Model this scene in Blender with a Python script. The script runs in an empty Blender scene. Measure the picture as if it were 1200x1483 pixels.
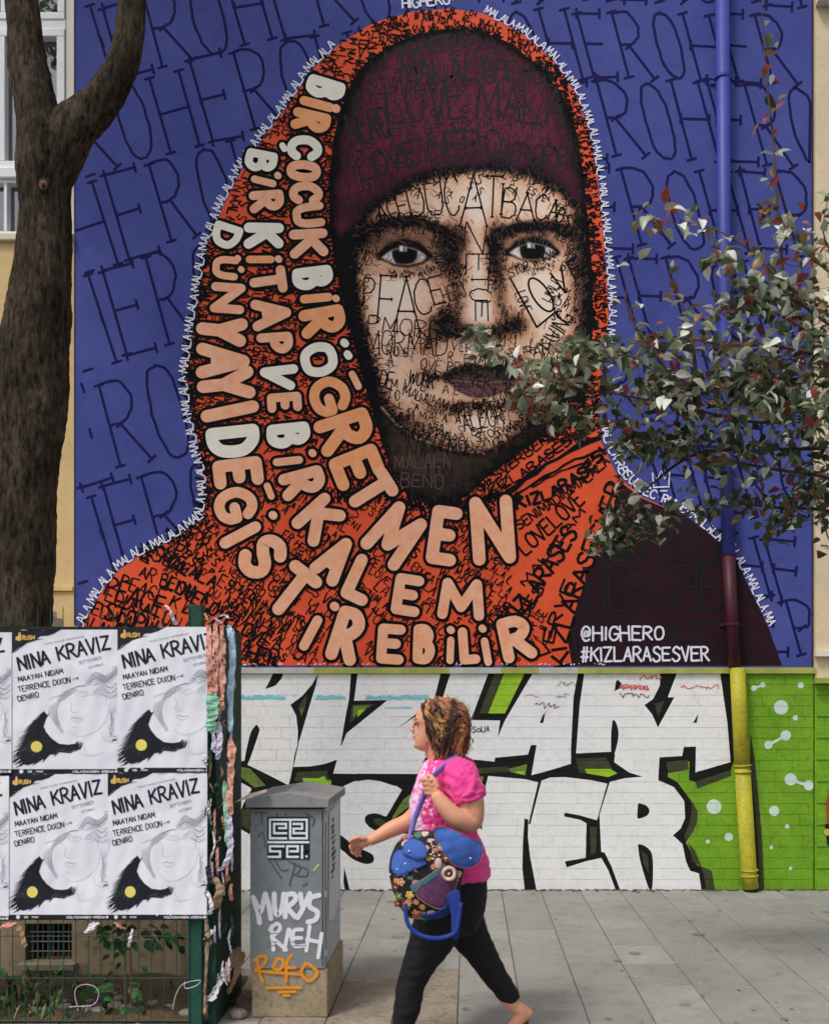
import bpy, bmesh, math, random
import numpy as np
from mathutils import Vector, Matrix, geometry
from mathutils import noise as mnoise
rnd = random.Random(7)
scene = bpy.context.scene
COL = scene.collection
R = math.radians
# ---------------------------------------------------------------- camera, sky, sun
F = 1450.0; PX0 = 679.0; PY0 = 1010.0; EYE = 1.6
cam_d = bpy.data.cameras.new("camera"); cam = bpy.data.objects.new("camera", cam_d); COL.objects.link(cam)
cam_d.sensor_fit = 'HORIZONTAL'; cam_d.sensor_width = 36.0; cam_d.lens = 36.0 * F / 1200
cam_d.shift_x = -(PX0 - 600) / 1200; cam_d.shift_y = (PY0 - 741.5) / 1200
cam_d.clip_end = 400; cam_d.clip_start = .05
cam_d.dof.use_dof = True; cam_d.dof.focus_distance = 8.0; cam_d.dof.aperture_fstop = 4.0
cam.location = (0, 0, EYE); cam.rotation_euler = (R(90), 0, 0)
scene.camera = cam
SUN_DIR = Vector((-.40, -.45, .95)).normalized()
world = bpy.data.worlds.new("World"); scene.world = world; world.use_nodes = True
wn = world.node_tree.nodes; wl = world.node_tree.links
sky = wn.new('ShaderNodeTexSky'); sky.sky_type = 'NISHITA'; sky.sun_disc = False
sky.sun_elevation = math.asin(SUN_DIR.z); sky.sun_rotation = math.atan2(SUN_DIR.x, SUN_DIR.y)
sky.air_density = 1.0; sky.dust_density = 4.0; sky.ozone_density = 1.0
hs = wn.new('ShaderNodeHueSaturation'); hs.inputs['Saturation'].default_value = .35
wl.new(sky.outputs[0], hs.inputs['Color'])
bg = [n for n in wn if n.type == 'BACKGROUND'][0]; wl.new(hs.outputs[0], bg.inputs[0]); bg.inputs[1].default_value = .13
sd = bpy.data.lights.new("sun", 'SUN'); sun = bpy.data.objects.new("sun", sd); COL.objects.link(sun)
sd.energy = 1.35; sd.angle = R(10); sd.color = (1, .95, .88)
sun.rotation_euler = SUN_DIR.to_track_quat('Z', 'Y').to_euler()
scene.view_settings.view_transform = 'Standard'; scene.view_settings.look = 'None'
scene.view_settings.gamma = 1; scene.view_settings.use_curve_mapping = False
scene.view_settings.exposure = 0.27
E_CAL = 0.85
# ---------------------------------------------------------------- helpers
def lin(c): 
    c /= 255.0
    return c / 12.92 if c <= .04045 else ((c + .055) / 1.055) ** 2.4
def C(r, g, b, k=1.0): return tuple(min(.9, lin(v) * k / E_CAL) for v in (r, g, b))
MATS = {}
def mat(name, rgb, rough=.7, var=.12, vscale=6, bump=0, bscale=80, spec=.3, rgb2=None, hard=False, metal=0, dirt=0, coord='Object', stretch=None, sss=0):
    if name in MATS: return MATS[name]
    m = bpy.data.materials.new(name); m.use_nodes = True; N = m.node_tree.nodes; L = m.node_tree.links
    b = N['Principled BSDF']; b.inputs['Roughness'].default_value = rough; b.inputs['Specular IOR Level'].default_value = spec
    b.inputs['Metallic'].default_value = metal
    if sss: b.inputs['Subsurface Weight'].default_value = sss; b.inputs['Subsurface Radius'].default_value = (.01, .004, .002)
    tc = N.new('ShaderNodeTexCoord'); src = tc.outputs[coord]
    if stretch:
        mp = N.new('ShaderNodeMapping'); mp.inputs['Scale'].default_value = stretch; L.new(src, mp.inputs[0]); src = mp.outputs[0]
    nz = N.new('ShaderNodeTexNoise'); nz.inputs['Scale'].default_value = vscale; nz.inputs['Detail'].default_value = 6; nz.inputs['Roughness'].default_value = .65
    L.new(src, nz.inputs['Vector'])
    cr = N.new('ShaderNodeValToRGB'); L.new(nz.outputs['Fac'], cr.inputs[0])
    c2 = rgb2 if rgb2 else tuple(v * (1 - var * 1.4) for v in rgb); c1 = rgb if rgb2 else tuple(min(.95, v * (1 + var * .7)) for v in rgb)
    e = cr.color_ramp.elements
    e[0].position, e[1].position = (.46, .54) if hard else (.3, .7)
    e[0].color = (*c2, 1); e[1].color = (*c1, 1)
    out = cr.outputs[0]
    if dirt:
        n2 = N.new('ShaderNodeTexNoise'); n2.inputs['Scale'].default_value = vscale * 7; n2.inputs['Detail'].default_value = 8; L.new(src, n2.inputs['Vector'])
        r2 = N.new('ShaderNodeValToRGB'); r2.color_ramp.elements[0].position = .33; r2.color_ramp.elements[1].position = .5
        r2.color_ramp.elements[0].color = (1 - dirt,) * 3 + (1,); r2.color_ramp.elements[1].color = (1, 1, 1, 1); L.new(n2.outputs['Fac'], r2.inputs[0])
        mx = N.new('ShaderNodeMixRGB'); mx.blend_type = 'MULTIPLY'; mx.inputs[0].default_value = 1; L.new(out, mx.inputs[1]); L.new(r2.outputs[0], mx.inputs[2]); out = mx.outputs[0]
    L.new(out, b.inputs['Base Color'])
    if bump:
        n3 = N.new('ShaderNodeTexNoise'); n3.inputs['Scale'].default_value = bscale; n3.inputs['Detail'].default_value = 5; L.new(src, n3.inputs['Vector'])
        bp = N.new('ShaderNodeBump'); bp.inputs['Strength'].default_value = bump; bp.inputs['Distance'].default_value = .004
        L.new(n3.outputs['Fac'], bp.inputs['Height']); L.new(bp.outputs[0], b.inputs['Normal'])
    MATS[name] = m; return m
def mat_attr(name, rough=.7, bump=0, bscale=60, spec=.3):
    m = bpy.data.materials.new(name); m.use_nodes = True; N = m.node_tree.nodes; L = m.node_tree.links
    b = N['Principled BSDF']; b.inputs['Roughness'].default_value = rough; b.inputs['Specular IOR Level'].default_value = spec
    a = N.new('ShaderNodeAttribute'); a.attribute_name = 'paint'; L.new(a.outputs['Color'], b.inputs['Base Color'])
    if bump:
        tc = N.new('ShaderNodeTexCoord'); n3 = N.new('ShaderNodeTexNoise'); n3.inputs['Scale'].default_value = bscale; L.new(tc.outputs['Object'], n3.inputs['Vector'])
        bp = N.new('ShaderNodeBump'); bp.inputs['Strength'].default_value = bump; bp.inputs['Distance'].default_value = .004
        L.new(n3.outputs['Fac'], bp.inputs['Height']); L.new(bp.outputs[0], b.inputs['Normal'])
    return m
def tag(o, label=None, cat=None, group=None, kind=None):
    if label: o['label'] = label
    if cat: o['category'] = cat
    if group: o['group'] = group
    if kind: o['kind'] = kind
    return o
def thing(name, label, cat, loc=(0, 0, 0), group=None):
    o = bpy.data.objects.new(name, None); COL.objects.link(o); o.location = loc; o.empty_display_size = .1
    return tag(o, label, cat, group)
def gloc(o):
    v = Vector(o.location)
    while o.parent: o = o.parent; v += Vector(o.location)
    return v
def link(name, me, parent=None, kind=None):
    o = bpy.data.objects.new(name, me); COL.objects.link(o)
    if parent: o.parent = parent; o.location = -gloc(parent)
    if kind: o['kind'] = kind
    return o
class MB:
    """collects world space geometry with material slots"""
    def __init__(s, *mats): s.v = []; s.f = []; s.m = []; s.mats = list(mats)
    def mi(s, m):
        if m not in s.mats: s.mats.append(m)
        return s.mats.index(m)
    def add(s, vs, fs, m=None):
        k = len(s.v); s.v.extend(vs); i = s.mi(m) if m else 0
        for f in fs: s.f.append(tuple(a + k for a in f)); s.m.append(i)
    def box(s, a, b, m=None):
        x0, y0, z0 = a; x1, y1, z1 = b
        s.add([(x0,y0,z0),(x1,y0,z0),(x1,y1,z0),(x0,y1,z0),(x0,y0,z1),(x1,y0,z1),(x1,y1,z1),(x0,y1,z1)],
              [(0,3,2,1),(4,5,6,7),(0,1,5,4),(1,2,6,5),(2,3,7,6),(3,0,4,7)], m)
    def tube(s, pts, rad, n=8, m=None, cap=True):
        pts = [Vector(p) for p in pts]; rad = rad if isinstance(rad, (list, tuple)) else [rad] * len(pts)
        vs = []; up = None
        for i, p in enumerate(pts):
            t = (pts[min(i + 1, len(pts) - 1)] - pts[max(i - 1, 0)]).normalized()
            if up is None: up = Vector((0, 0, 1)) if abs(t.z) < .9 else Vector((1, 0, 0))
            a = t.cross(up).normalized(); b2 = a.cross(t); up = b2
            r = rad[i]; ra, rb = r if isinstance(r, (list, tuple)) else (r, r)
            for k in range(n):
                w = 2 * math.pi * k / n; vs.append(tuple(p + a * ra * math.cos(w) + b2 * rb * math.sin(w)))
        fs = [(i*n+k, i*n+(k+1)%n, (i+1)*n+(k+1)%n, (i+1)*n+k) for i in range(len(pts)-1) for k in range(n)]
        if cap: fs += [tuple(reversed(range(n))), tuple((len(pts)-1)*n+k for k in range(n))]
        s.add(vs, fs, m)
    def rings(s, rings, m=None, cap=True):
        n = len(rings[0]); vs = [tuple(p) for r in rings for p in r]
        fs = [(i*n+k, i*n+(k+1)%n, (i+1)*n+(k+1)%n, (i+1)*n+k) for i in range(len(rings)-1) for k in range(n)]
        if cap: fs += [tuple(reversed(range(n))), tuple((len(rings)-1)*n+k for k in range(n))]
        s.add(vs, fs, m)
    def ball(s, c, r, m=None, nu=14, nv=9, rot=None):
        c = Vector(c); r = (r, r, r) if not isinstance(r, (tuple, list)) else r
        rr = []
        for j in range(1, nv):
            ph = math.pi * j / nv
            ring = []
            for k in range(nu):
                th = 2 * math.pi * k / nu
                p = Vector((r[0]*math.sin(ph)*math.cos(th), r[1]*math.sin(ph)*math.sin(th), r[2]*math.cos(ph)))
                if rot: p = rot @ p
                ring.append(c + p)
            rr.append(ring)
        s.rings(rr, m)
    def mesh(s, name, smooth=False):
        me = bpy.data.meshes.new(name); me.from_pydata(s.v, [], s.f)
        for m in s.mats: me.materials.append(m)
        if len(s.mats) > 1: me.polygons.foreach_set('material_index', s.m)
        if smooth: me.polygons.foreach_set('use_smooth', [True] * len(me.polygons))
        me.update(); return me
    def build(s, name, parent=None, kind=None, smooth=False): return link(name, s.mesh(name, smooth), parent, kind)
def bevel(o, w=.004, seg=2):
    md = o.modifiers.new('bevel', 'BEVEL'); md.width = w; md.segments = seg; md.limit_method = 'ANGLE'; md.angle_limit = R(40); return o
YW = EYE * F / 279.0              # distance of the painted wall; its foot shows at y = 1289
KW = YW / F
def W(px, py, off=0.0): return ((px - PX0) * KW, YW - off, EYE + (PY0 - py) * KW)
def P(px, py, Y): return ((px - PX0) * Y / F, Y, EYE + (PY0 - py) * Y / F)
# ---------------------------------------------------------------- hand drawn alphabet (x right, y up, unit box)
def smooth(pts, n=4):
    out = []; P_ = [pts[0]] + list(pts) + [pts[-1]]
    for i in range(1, len(P_) - 2):
        a, b, c, d = P_[i-1], P_[i], P_[i+1], P_[i+2]
        for k in range(n):
            t = k / n
            out.append(tuple(.5 * ((2*b[j]) + (c[j]-a[j])*t + (2*a[j]-5*b[j]+4*c[j]-d[j])*t*t + (3*b[j]-a[j]-3*c[j]+d[j])*t**3) for j in (0, 1)))
    out.append(tuple(pts[-1])); return out
def c_(*p): return smooth(p)
def l_(*p): return [tuple(q) for q in p]
G = {
'A': [l_((0,0),(.5,1)), l_((.5,1),(1,0)), l_((.2,.36),(.8,.36))],
'B': [l_((0,0),(0,1)), c_((0,1),(.55,1),(.85,.8),(.6,.56),(0,.53)), c_((0,.53),(.7,.53),(1,.28),(.7,0),(0,0))],
'C': [c_((.97,.8),(.7,1),(.35,.98),(.05,.72),(0,.45),(.12,.15),(.42,0),(.78,.03),(1,.22))],
'D': [l_((0,0),(0,1)), c_((0,1),(.5,.97),(.93,.75),(1,.45),(.87,.17),(.5,.02),(0,0))],
'E': [l_((1,1),(0,1)), l_((0,1),(0,0)), l_((0,0),(1,0)), l_((0,.52),(.78,.52))],
'F': [l_((1,1),(0,1)), l_((0,1),(0,0)), l_((0,.52),(.78,.52))],
'G': [c_((.95,.82),(.7,1),(.35,.98),(.05,.72),(0,.45),(.12,.15),(.42,0),(.8,.05),(1,.25)), l_((1,.25),(1,.46)), l_((1,.46),(.58,.46))],
'H': [l_((0,0),(0,1)), l_((1,0),(1,1)), l_((0,.52),(1,.52))],
'I': [l_((.5,0),(.5,1))],
'K': [l_((0,0),(0,1)), l_((.95,1),(0,.45)), l_((.3,.6),(1,0))],
'L': [l_((0,1),(0,0)), l_((0,0),(1,0))],
'M': [l_((0,0),(.1,1)), l_((.1,1),(.5,.25)), l_((.5,.25),(.9,1)), l_((.9,1),(1,0))],
'N': [l_((0,0),(0,1)), l_((0,1),(1,0)), l_((1,0),(1,1))],
'O': [c_((.5,1),(.15,.9),(0,.5),(.15,.1),(.5,0),(.85,.1),(1,.5),(.85,.9),(.5,1))],
'P': [l_((0,0),(0,1)), c_((0,1),(.6,1),(.95,.78),(.6,.52),(0,.48))],
'R': [l_((0,0),(0,1)), c_((0,1),(.6,1),(.9,.78),(.6,.54),(0,.5)), l_((.35,.5),(1,0))],
'S': [c_((.95,.85),(.6,1),(.2,.92),(.08,.72),(.4,.55),(.8,.42),(.95,.22),(.7,.02),(.3,0),(0,.16))],
'T': [l_((0,1),(1,1)), l_((.5,1),(.5,0))],
'U': [c_((0,1),(.02,.35),(.2,.03),(.5,0),(.8,.04),(.98,.35),(1,1))],
'V': [l_((0,1),(.5,0)), l_((.5,0),(1,1))],
'W': [l_((0,1),(.25,0)), l_((.25,0),(.5,.8)), l_((.5,.8),(.75,0)), l_((.75,0),(1,1))],
'X': [l_((0,0),(1,1)), l_((0,1),(1,0))],
'Y': [l_((0,1),(.5,.45)), l_((1,1),(.5,.45)), l_((.5,.45),(.5,0))],
'Z': [l_((0,1),(1,1)), l_((1,1),(0,0)), l_((0,0),(1,0))],
'.': [l_((.4,.45),(.6,.45))], '-': [l_((.1,.5),(.9,.5))],
'@': [c_((.62,.62),(.4,.68),(.3,.5),(.4,.32),(.62,.4),(.65,.65)), c_((.65,.65),(.66,.38),(.85,.35),(.97,.6),(.8,.9),(.45,1),(.1,.8),(0,.45),(.2,.1),(.55,0),(.85,.1))],
'#': [l_((.25,0),(.4,1)), l_((.65,0),(.8,1)), l_((0,.33),(.95,.33)), l_((.08,.68),(1,.68))],
'a': [c_((.85,.5),(.4,.65),(0,.3),(.35,0),(.8,.2),(.85,.5)), l_((.85,.62),(1,0))],
'1': [l_((.3,.8),(.55,1)), l_((.55,1),(.55,0))], '2': [c_((.05,.8),(.4,1),(.85,.85),(.7,.5),(0,0)), l_((0,0),(1,0))],
}
def glyph(ch):
    """strokes of a letter; the marks of the Turkish letters sit outside the unit box"""
    if ch == 'Ç': return G['C'] + [c_((.5,-.02),(.5,-.2),(.35,-.25))]
    if ch == 'Ş': return G['S'] + [c_((.5,-.02),(.5,-.2),(.35,-.25))]
    if ch == 'Ğ': return G['G'] + [c_((.1,1.3),(.5,1.2),(.9,1.3))]
    if ch == 'Ö': return G['O'] + [l_((.2,1.28),(.22,1.3)), l_((.8,1.28),(.82,1.3))]
    if ch == 'Ü': return G['U'] + [l_((.2,1.28),(.22,1.3)), l_((.8,1.28),(.82,1.3))]
    if ch == 'İ': return G['I'] + [l_((.5,1.3),(.52,1.32))]
    return G.get(ch, [])
WIDTH = {'I': .25, '.': .35, ' ': .5, 'M': 1.25, 'W': 1.25, 'İ': .25, '1': .4}
def place(ch, cx, cy, w, h, ang, shear=0.0, jit=0.0, serif=0.0):
    a = R(ang); r = (math.cos(a), math.sin(a)); u = (math.sin(a), -math.cos(a)); out = []
    for st in glyph(ch):
        p = []
        for (x, y) in st:
            X = (x - .5) * w + shear * (y - .5) * h + (rnd.uniform(-jit, jit) if jit else 0)
            Y = (y - .5) * h + (rnd.uniform(-jit, jit) if jit else 0)
            p.append((cx + X * r[0] + Y * u[0], cy + X * r[1] + Y * u[1]))
        out.append(p)
        if serif and len(st) == 2:
            d = (p[1][0]-p[0][0], p[1][1]-p[0][1]); ln = math.hypot(*d)
            if ln > serif * 2:
                n = (-d[1]/ln*serif/2, d[0]/ln*serif/2)
                for q in p: out.append([(q[0]-n[0], q[1]-n[1]), (q[0]+n[0], q[1]+n[1])])
    return out
class Ink:
    """flat painted strokes on a surface: ribbons a fraction of a millimetre apart"""
    def __init__(s, m, off, step=.00003, cyc=25, surf=W, sub=0): s.mb = MB(m); s.off = off; s.k = 0; s.step = step; s.cyc = cyc; s.surf = surf; s.sub = sub
    def o(s): s.k += 1; return s.off + (s.k % s.cyc) * s.step
    def fan(s, pts, m=None, off=None):
        off = s.o() if off is None else off
        s.mb.add([s.surf(x, y, off) for x, y in pts], [tuple(range(len(pts)))], m)
    def disc(s, x, y, r, m=None, n=12, ry=None):
        s.fan([(x + r*math.cos(2*math.pi*i/n), y - (ry or r)*math.sin(2*math.pi*i/n)) for i in range(n)][::-1], m)
    def stroke(s, pts, w, m=None, caps=False, taper=None):
        pts = [p for i, p in enumerate(pts) if i == 0 or math.hypot(p[0]-pts[i-1][0], p[1]-pts[i-1][1]) > 1e-3]
        if len(pts) < 2:
            if pts: s.disc(pts[0][0], pts[0][1], w/2, m)
            return
        if s.sub and not isinstance(w, list):
            q = [pts[0]]
            for a, b in zip(pts, pts[1:]):
                k = max(1, int(math.hypot(b[0]-a[0], b[1]-a[1])/s.sub)); q += [(a[0]+(b[0]-a[0])*i/k, a[1]+(b[1]-a[1])*i/k) for i in range(1, k+1)]
            pts = q
        off = s.o(); L = []; n = len(pts)
        for i, p in enumerate(pts):
            a = pts[max(i-1, 0)]; b = pts[min(i+1, n-1)]; d = (b[0]-a[0], b[1]-a[1]); ln = math.hypot(*d) or 1
            ww = w[i] if isinstance(w, list) else w
            if taper: ww *= 1 - taper * abs(2*i/(n-1) - 1)
            nx, ny = -d[1]/ln*ww/2, d[0]/ln*ww/2
            L.append((p[0]+nx, p[1]+ny)); L.append((p[0]-nx, p[1]-ny))
        s.mb.add([s.surf(x, y, off) for x, y in L], [(2*i, 2*i+2, 2*i+3, 2*i+1) for i in range(n-1)], m)
        if caps:
            ww = w if not isinstance(w, list) else w[0]
            k = 12 if ww > 5 else 6
            s.disc(pts[0][0], pts[0][1], ww/2, m, k); s.disc(pts[-1][0], pts[-1][1], (w if not isinstance(w, list) else w[-1])/2, m, k)
    def poly(s, pts, m=None, off=None):
        off = s.o() if off is None else off
        v = [s.surf(x, y, off) for x, y in pts]; tri = geometry.tessellate_polygon([[Vector((x, y, 0)) for x, y in pts]])
        s.mb.add(v, [tuple(t) for t in tri], m)
    def build(s, name, parent=None): 
        o = s.mb.build(name, parent); me = o.data
        return o
def path_pts(path):
    seg = [0]
    for a, b in zip(path, path[1:]): seg.append(seg[-1] + math.hypot(b[0]-a[0], b[1]-a[1]))
    return seg
def path_at(path, seg, t):
    t = max(0, min(seg[-1]-1e-6, t)); i = 0
    while i < len(seg) - 2 and seg[i+1] < t: i += 1
    f = (t - seg[i]) / max(1e-9, seg[i+1]-seg[i]); a, b = path[i], path[i+1]
    return (a[0]+(b[0]-a[0])*f, a[1]+(b[1]-a[1])*f, math.degrees(math.atan2(b[1]-a[1], b[0]-a[0])))
def text_path(ink, text, path, h, sw, m=None, gap=.28, asp=.62, jit=.5, fit=False, shear=0, loop=False, inside=None, side=0, caps=False, serif=0):
    seg = path_pts(path); tot = sum(WIDTH.get(c, 1)*asp*h + gap*h*asp for c in text); k = seg[-1]/tot if fit else 1.0
    t = 0; i = 0
    while t < seg[-1] - .3*h:
        if i >= len(text):
            if not loop: break
            i = 0
        c = text[i]; i += 1; w = WIDTH.get(c, 1)*asp*h*k
        x, y, a = path_at(path, seg, t + w/2)
        a += rnd.uniform(-3, 3); ar = R(a); x += math.sin(ar)*(h/2+side)*1; y -= math.cos(ar)*(h/2+side)
        if c != ' ' and (inside is None or inside(x, y)):
            for st in place(c, x, y, w, h*rnd.uniform(.92, 1.06), a, shear, jit, serif): ink.stroke(st, sw, m, caps)
        t += w + gap*h*asp*k
def inpoly(poly):
    px = np.array([p[0] for p in poly]); py = np.array([p[1] for p in poly])
    def f(x, y):
        x = np.atleast_1d(np.asarray(x, float)); y = np.atleast_1d(np.asarray(y, float)); r = np.zeros(x.shape, bool); j = len(px)-1
        for i in range(len(px)):
            c = ((py[i] > y) != (py[j] > y)) & (x < (px[j]-px[i])*(y-py[i])/((py[j]-py[i]) or 1e-9)+px[i]); r ^= c; j = i
        return r if r.size > 1 else bool(r[0])
    return f
def dpoly(pts, X, Y, closed=True):
    d = np.full(X.shape, 1e9); n = len(pts)
    for i in range(n if closed else n-1):
        a, b = pts[i], pts[(i+1) % n]; dx, dy = b[0]-a[0], b[1]-a[1]; L2 = dx*dx+dy*dy or 1e-9
        t = np.clip(((X-a[0])*dx+(Y-a[1])*dy)/L2, 0, 1); d = np.minimum(d, np.hypot(X-a[0]-t*dx, Y-a[1]-t*dy))
    return d
def vnoise(X, Y, s, seed=0):
    g = np.random.RandomState(seed).rand(256, 256); x = X/s; y = Y/s; xi = np.floor(x).astype(int); yi = np.floor(y).astype(int)
    fx = x-xi; fy = y-yi; fx = fx*fx*(3-2*fx); fy = fy*fy*(3-2*fy); q = lambda a, b: g[a % 256, b % 256]
    return (q(xi,yi)*(1-fx)+q(xi+1,yi)*fx)*(1-fy)+(q(xi,yi+1)*(1-fx)+q(xi+1,yi+1)*fx)*fy
# ---------------------------------------------------------------- ground
pave = mat('paving', C(139,138,132), .85, .2, 1.3, .5, 60, rgb2=C(120,118,113), dirt=.14)
pave2 = mat('paving_pale', C(146,144,138), .85, .2, 2.3, .5, 60, rgb2=C(124,122,116), dirt=.14)
pave3 = mat('paving_brown', C(140,130,115), .9, .25, 4, .7, 40, dirt=.35)
jointm = mat('paving_joint', C(78,76,72), .95, .3, 9, .3)
g = MB(mat('asphalt', C(70,70,72), .9, .2, 4, .5, 120)); g.add([(-150,-150,-.14),(150,-150,-.14),(150,150,-.14),(-150,150,-.14)], [(0,1,2,3)]); g.build('ground', kind='structure')
pv = MB(jointm); pv.box((-14, 3.9, -.139), (14, 12, -.006)); pavement = pv.build('pavement', kind='structure')
kb = MB(mat('kerbstone', C(150,147,140), .85, .2, 4, .4)); kb.box((-14, 3.72, -.139), (14, 3.895, .004)); kb.build('kerb', kind='structure')
TW = .325; n_t = 0; tiles = []
for ci in range(-14, 14):
    x0 = -.72 + ci*TW + .338; x1 = x0 + TW; y = 3.92 + rnd.uniform(0, .45)*0 + (.22 if ci % 2 else 0) * rnd.choice((1, 1, .6))
    if ci % 2 == 0: pass
    y = 3.905
    first = True
    while y < YW - .03:
        ln = (.45 if not first else rnd.choice((.2, .3, .45))); first = False
        y1 = min(y + ln, YW - .006)
        if y1 - y < .08: y1 = YW - .006
        tiles.append((x0, x1, y, y1)); y = y1
vis = []
for t in tiles:
    cx, cy = (t[0]+t[1])/2, (t[2]+t[3])/2; px = PX0 + cx/cy*F
    vis.append(-120 < px < 1330)
rest = MB(pave, pave2)
for t, v in zip(tiles, vis):
    x0, x1, y0, y1 = t; e = .0022; h = rnd.uniform(-.0015, .0015); m = rnd.choice((pave, pave, pave2))
    b = MB(m) if v else rest
    # patch of older brown slabs by the cabinet
    pxm = PX0 + (x0+x1)/2/((y0+y1)/2)*F; pym = PY0 + EYE*F/((y0+y1)/2)
    if v and 330 < pxm < 655 and pym > 1412: b.mats[0] = pave3
    tx = rnd.uniform(-.0012, .0012); c = .004
    vs = [(x0+e,y0+e,-.006),(x1-e,y0+e,-.006),(x1-e,y1-e,-.006),(x0+e,y1-e,-.006)]
    vs += [(x0+e+.001,y0+e+.001,h-.002),(x1-e-.001,y0+e+.001,h-.002),(x1-e-.001,y1-e-.001,h-.002),(x0+e+.001,y1-e-.001,h-.002)]
    vs += [(x0+e+c,y0+e+c,h+tx),(x1-e-c,y0+e+c,h-tx),(x1-e-c,y1-e-c,h-tx),(x0+e+c,y1-e-c,h+tx)]
    fs = [(8,9,10,11)]+[(k,(k+1)%4,4+(k+1)%4,4+k) for k in range(4)]+[(4+k,4+(k+1)%4,8+(k+1)%4,8+k) for k in range(4)]
    b.add(vs, fs, None if v else m)
    if v: b.build('tile', pavement)
rest.build('tile_field', pavement, kind='stuff')
# flattened gum spots and stains trodden into the slabs
gmm = MB(mat('gum_spot', C(96,94,90), .9, .2, 30), mat('stain', C(118,115,109), .9, .2, 12), mat('pale_spot', C(170,168,162), .9, .1))
gr_ = random.Random(21)
for _ in range(110):
    Y_ = gr_.uniform(4.5, 8.2); x_ = gr_.uniform(-2.0, 3.0); r_ = gr_.uniform(.006, .014) if gr_.random() < .8 else gr_.uniform(.02, .05); k_ = 0 if r_ < .015 and gr_.random() < .6 else (2 if r_ < .015 else 1)
    gmm.add([(x_+r_*gr_.uniform(.75,1.15)*math.cos(a*.628), Y_+r_*gr_.uniform(.75,1.15)*math.sin(a*.628), .0028) for a in range(10)], [tuple(range(10))], gmm.mats[k_])
tag(gmm.build('stains', kind='stuff'), 'trodden gum spots and small stains on the grey paving slabs', 'stains')
# small litter, dust and cracks on the pavement
lt = MB(mat('grit', C(95,90,80), .95, .3, 20), mat('dead_leaf', C(120,85,50), .9, .3, 20), mat('paper_scrap', C(205,203,198), .9, .1))
for _ in range(300):
    Y = rnd.uniform(4.6, 8.28) if rnd.random() < .5 else YW - rnd.expovariate(6) - .02
    if Y < 4.6: continue
    x = rnd.uniform(-2.2, 3.2); a = rnd.uniform(0, 6.28); s_ = rnd.uniform(.003, .009)*(2.2 if rnd.random() < .06 else 1); k = rnd.choice((0,0,0,0,1,1,2))
    pts = [(x+s_*math.cos(a+q)*rnd.uniform(.5,1), Y+s_*math.sin(a+q)*rnd.uniform(.5,1), .004+rnd.uniform(0,.004)) for q in (0,1.5,3,4.6)]
    lt.add(pts+[(x,Y,.009)], [(0,1,4),(1,2,4),(2,3,4),(3,0,4)], lt.mats[k])
tag(lt.build('grit', kind='stuff'), 'fine grit and bits of leaf scattered over the grey pavement', 'litter')
# ---------------------------------------------------------------- painted wall: structure
wallT = thing('painted_wall', 'tall house wall with a blue mural of a hooded face above white brick graffiti', 'wall', (W(640,1289)[0], YW, 0))
XL, XR = 108, 1175
def bluemat():
    m = mat('blue_paint', C(74,82,148), .8, .13, 1.1, .5, 60, rgb2=C(58,66,130), spec=.15, dirt=.1); return m
blue = bluemat()
up = MB(blue); a = W(XL,975); b = W(XR,-160)
up.box((a[0], YW, a[2]), (b[0], YW+.5, b[2])); up.build('plaster_wall', wallT)
black = mat('black_paint', C(13,13,16), .8, .2, 10, .2, 90, spec=.12)
violet = mat('violet_paint', C(24,24,76), .8, .15, 8, spec=.12)
orange = mat('orange_paint', C(222,88,48), .7, .2, 3, .25, 90, rgb2=C(200,70,40), spec=.25)
maroon = mat('maroon_paint', C(46,20,30), .75, .3, 3, .25, 90, rgb2=C(30,14,20), spec=.15)
whitep = mat('white_paint', C(214,214,232), .7, .08, 10, .2, spec=.25)
# ---- HERO lettering all over the blue
hero = Ink(violet, .0005)
def slope(x): return -.30 + (x-150)*.00046
def hero_row(x0, y0, h, adv, text='HERO', maxx=640, slope=slope):
    x, y, i = x0, y0, 0
    while x < maxx:
        c = text[i % len(text)]; i += 1; s = slope(x); a = math.degrees(math.atan(s)); w = adv*.7*rnd.uniform(.9,1.12)
        sh = -math.tan(R(15.5 + a)) if a > -15.5 else 0
        if XL+w*.55 < x < XR-w*.5 or True:
            hh = h*rnd.uniform(.92,1.05)
            for st in place(c, x, y+rnd.uniform(-3,3), w, hh, a, sh, 1.2, 13 if c in 'HERI' else 0):
                st = [q for q in st if XL+2 < q[0] < XR-2 and q[1] < 962]
                if len(st) > 1: hero.stroke(st, 4.0, caps=True)
        x += adv*math.cos(math.atan(s)); y += adv*s
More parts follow.
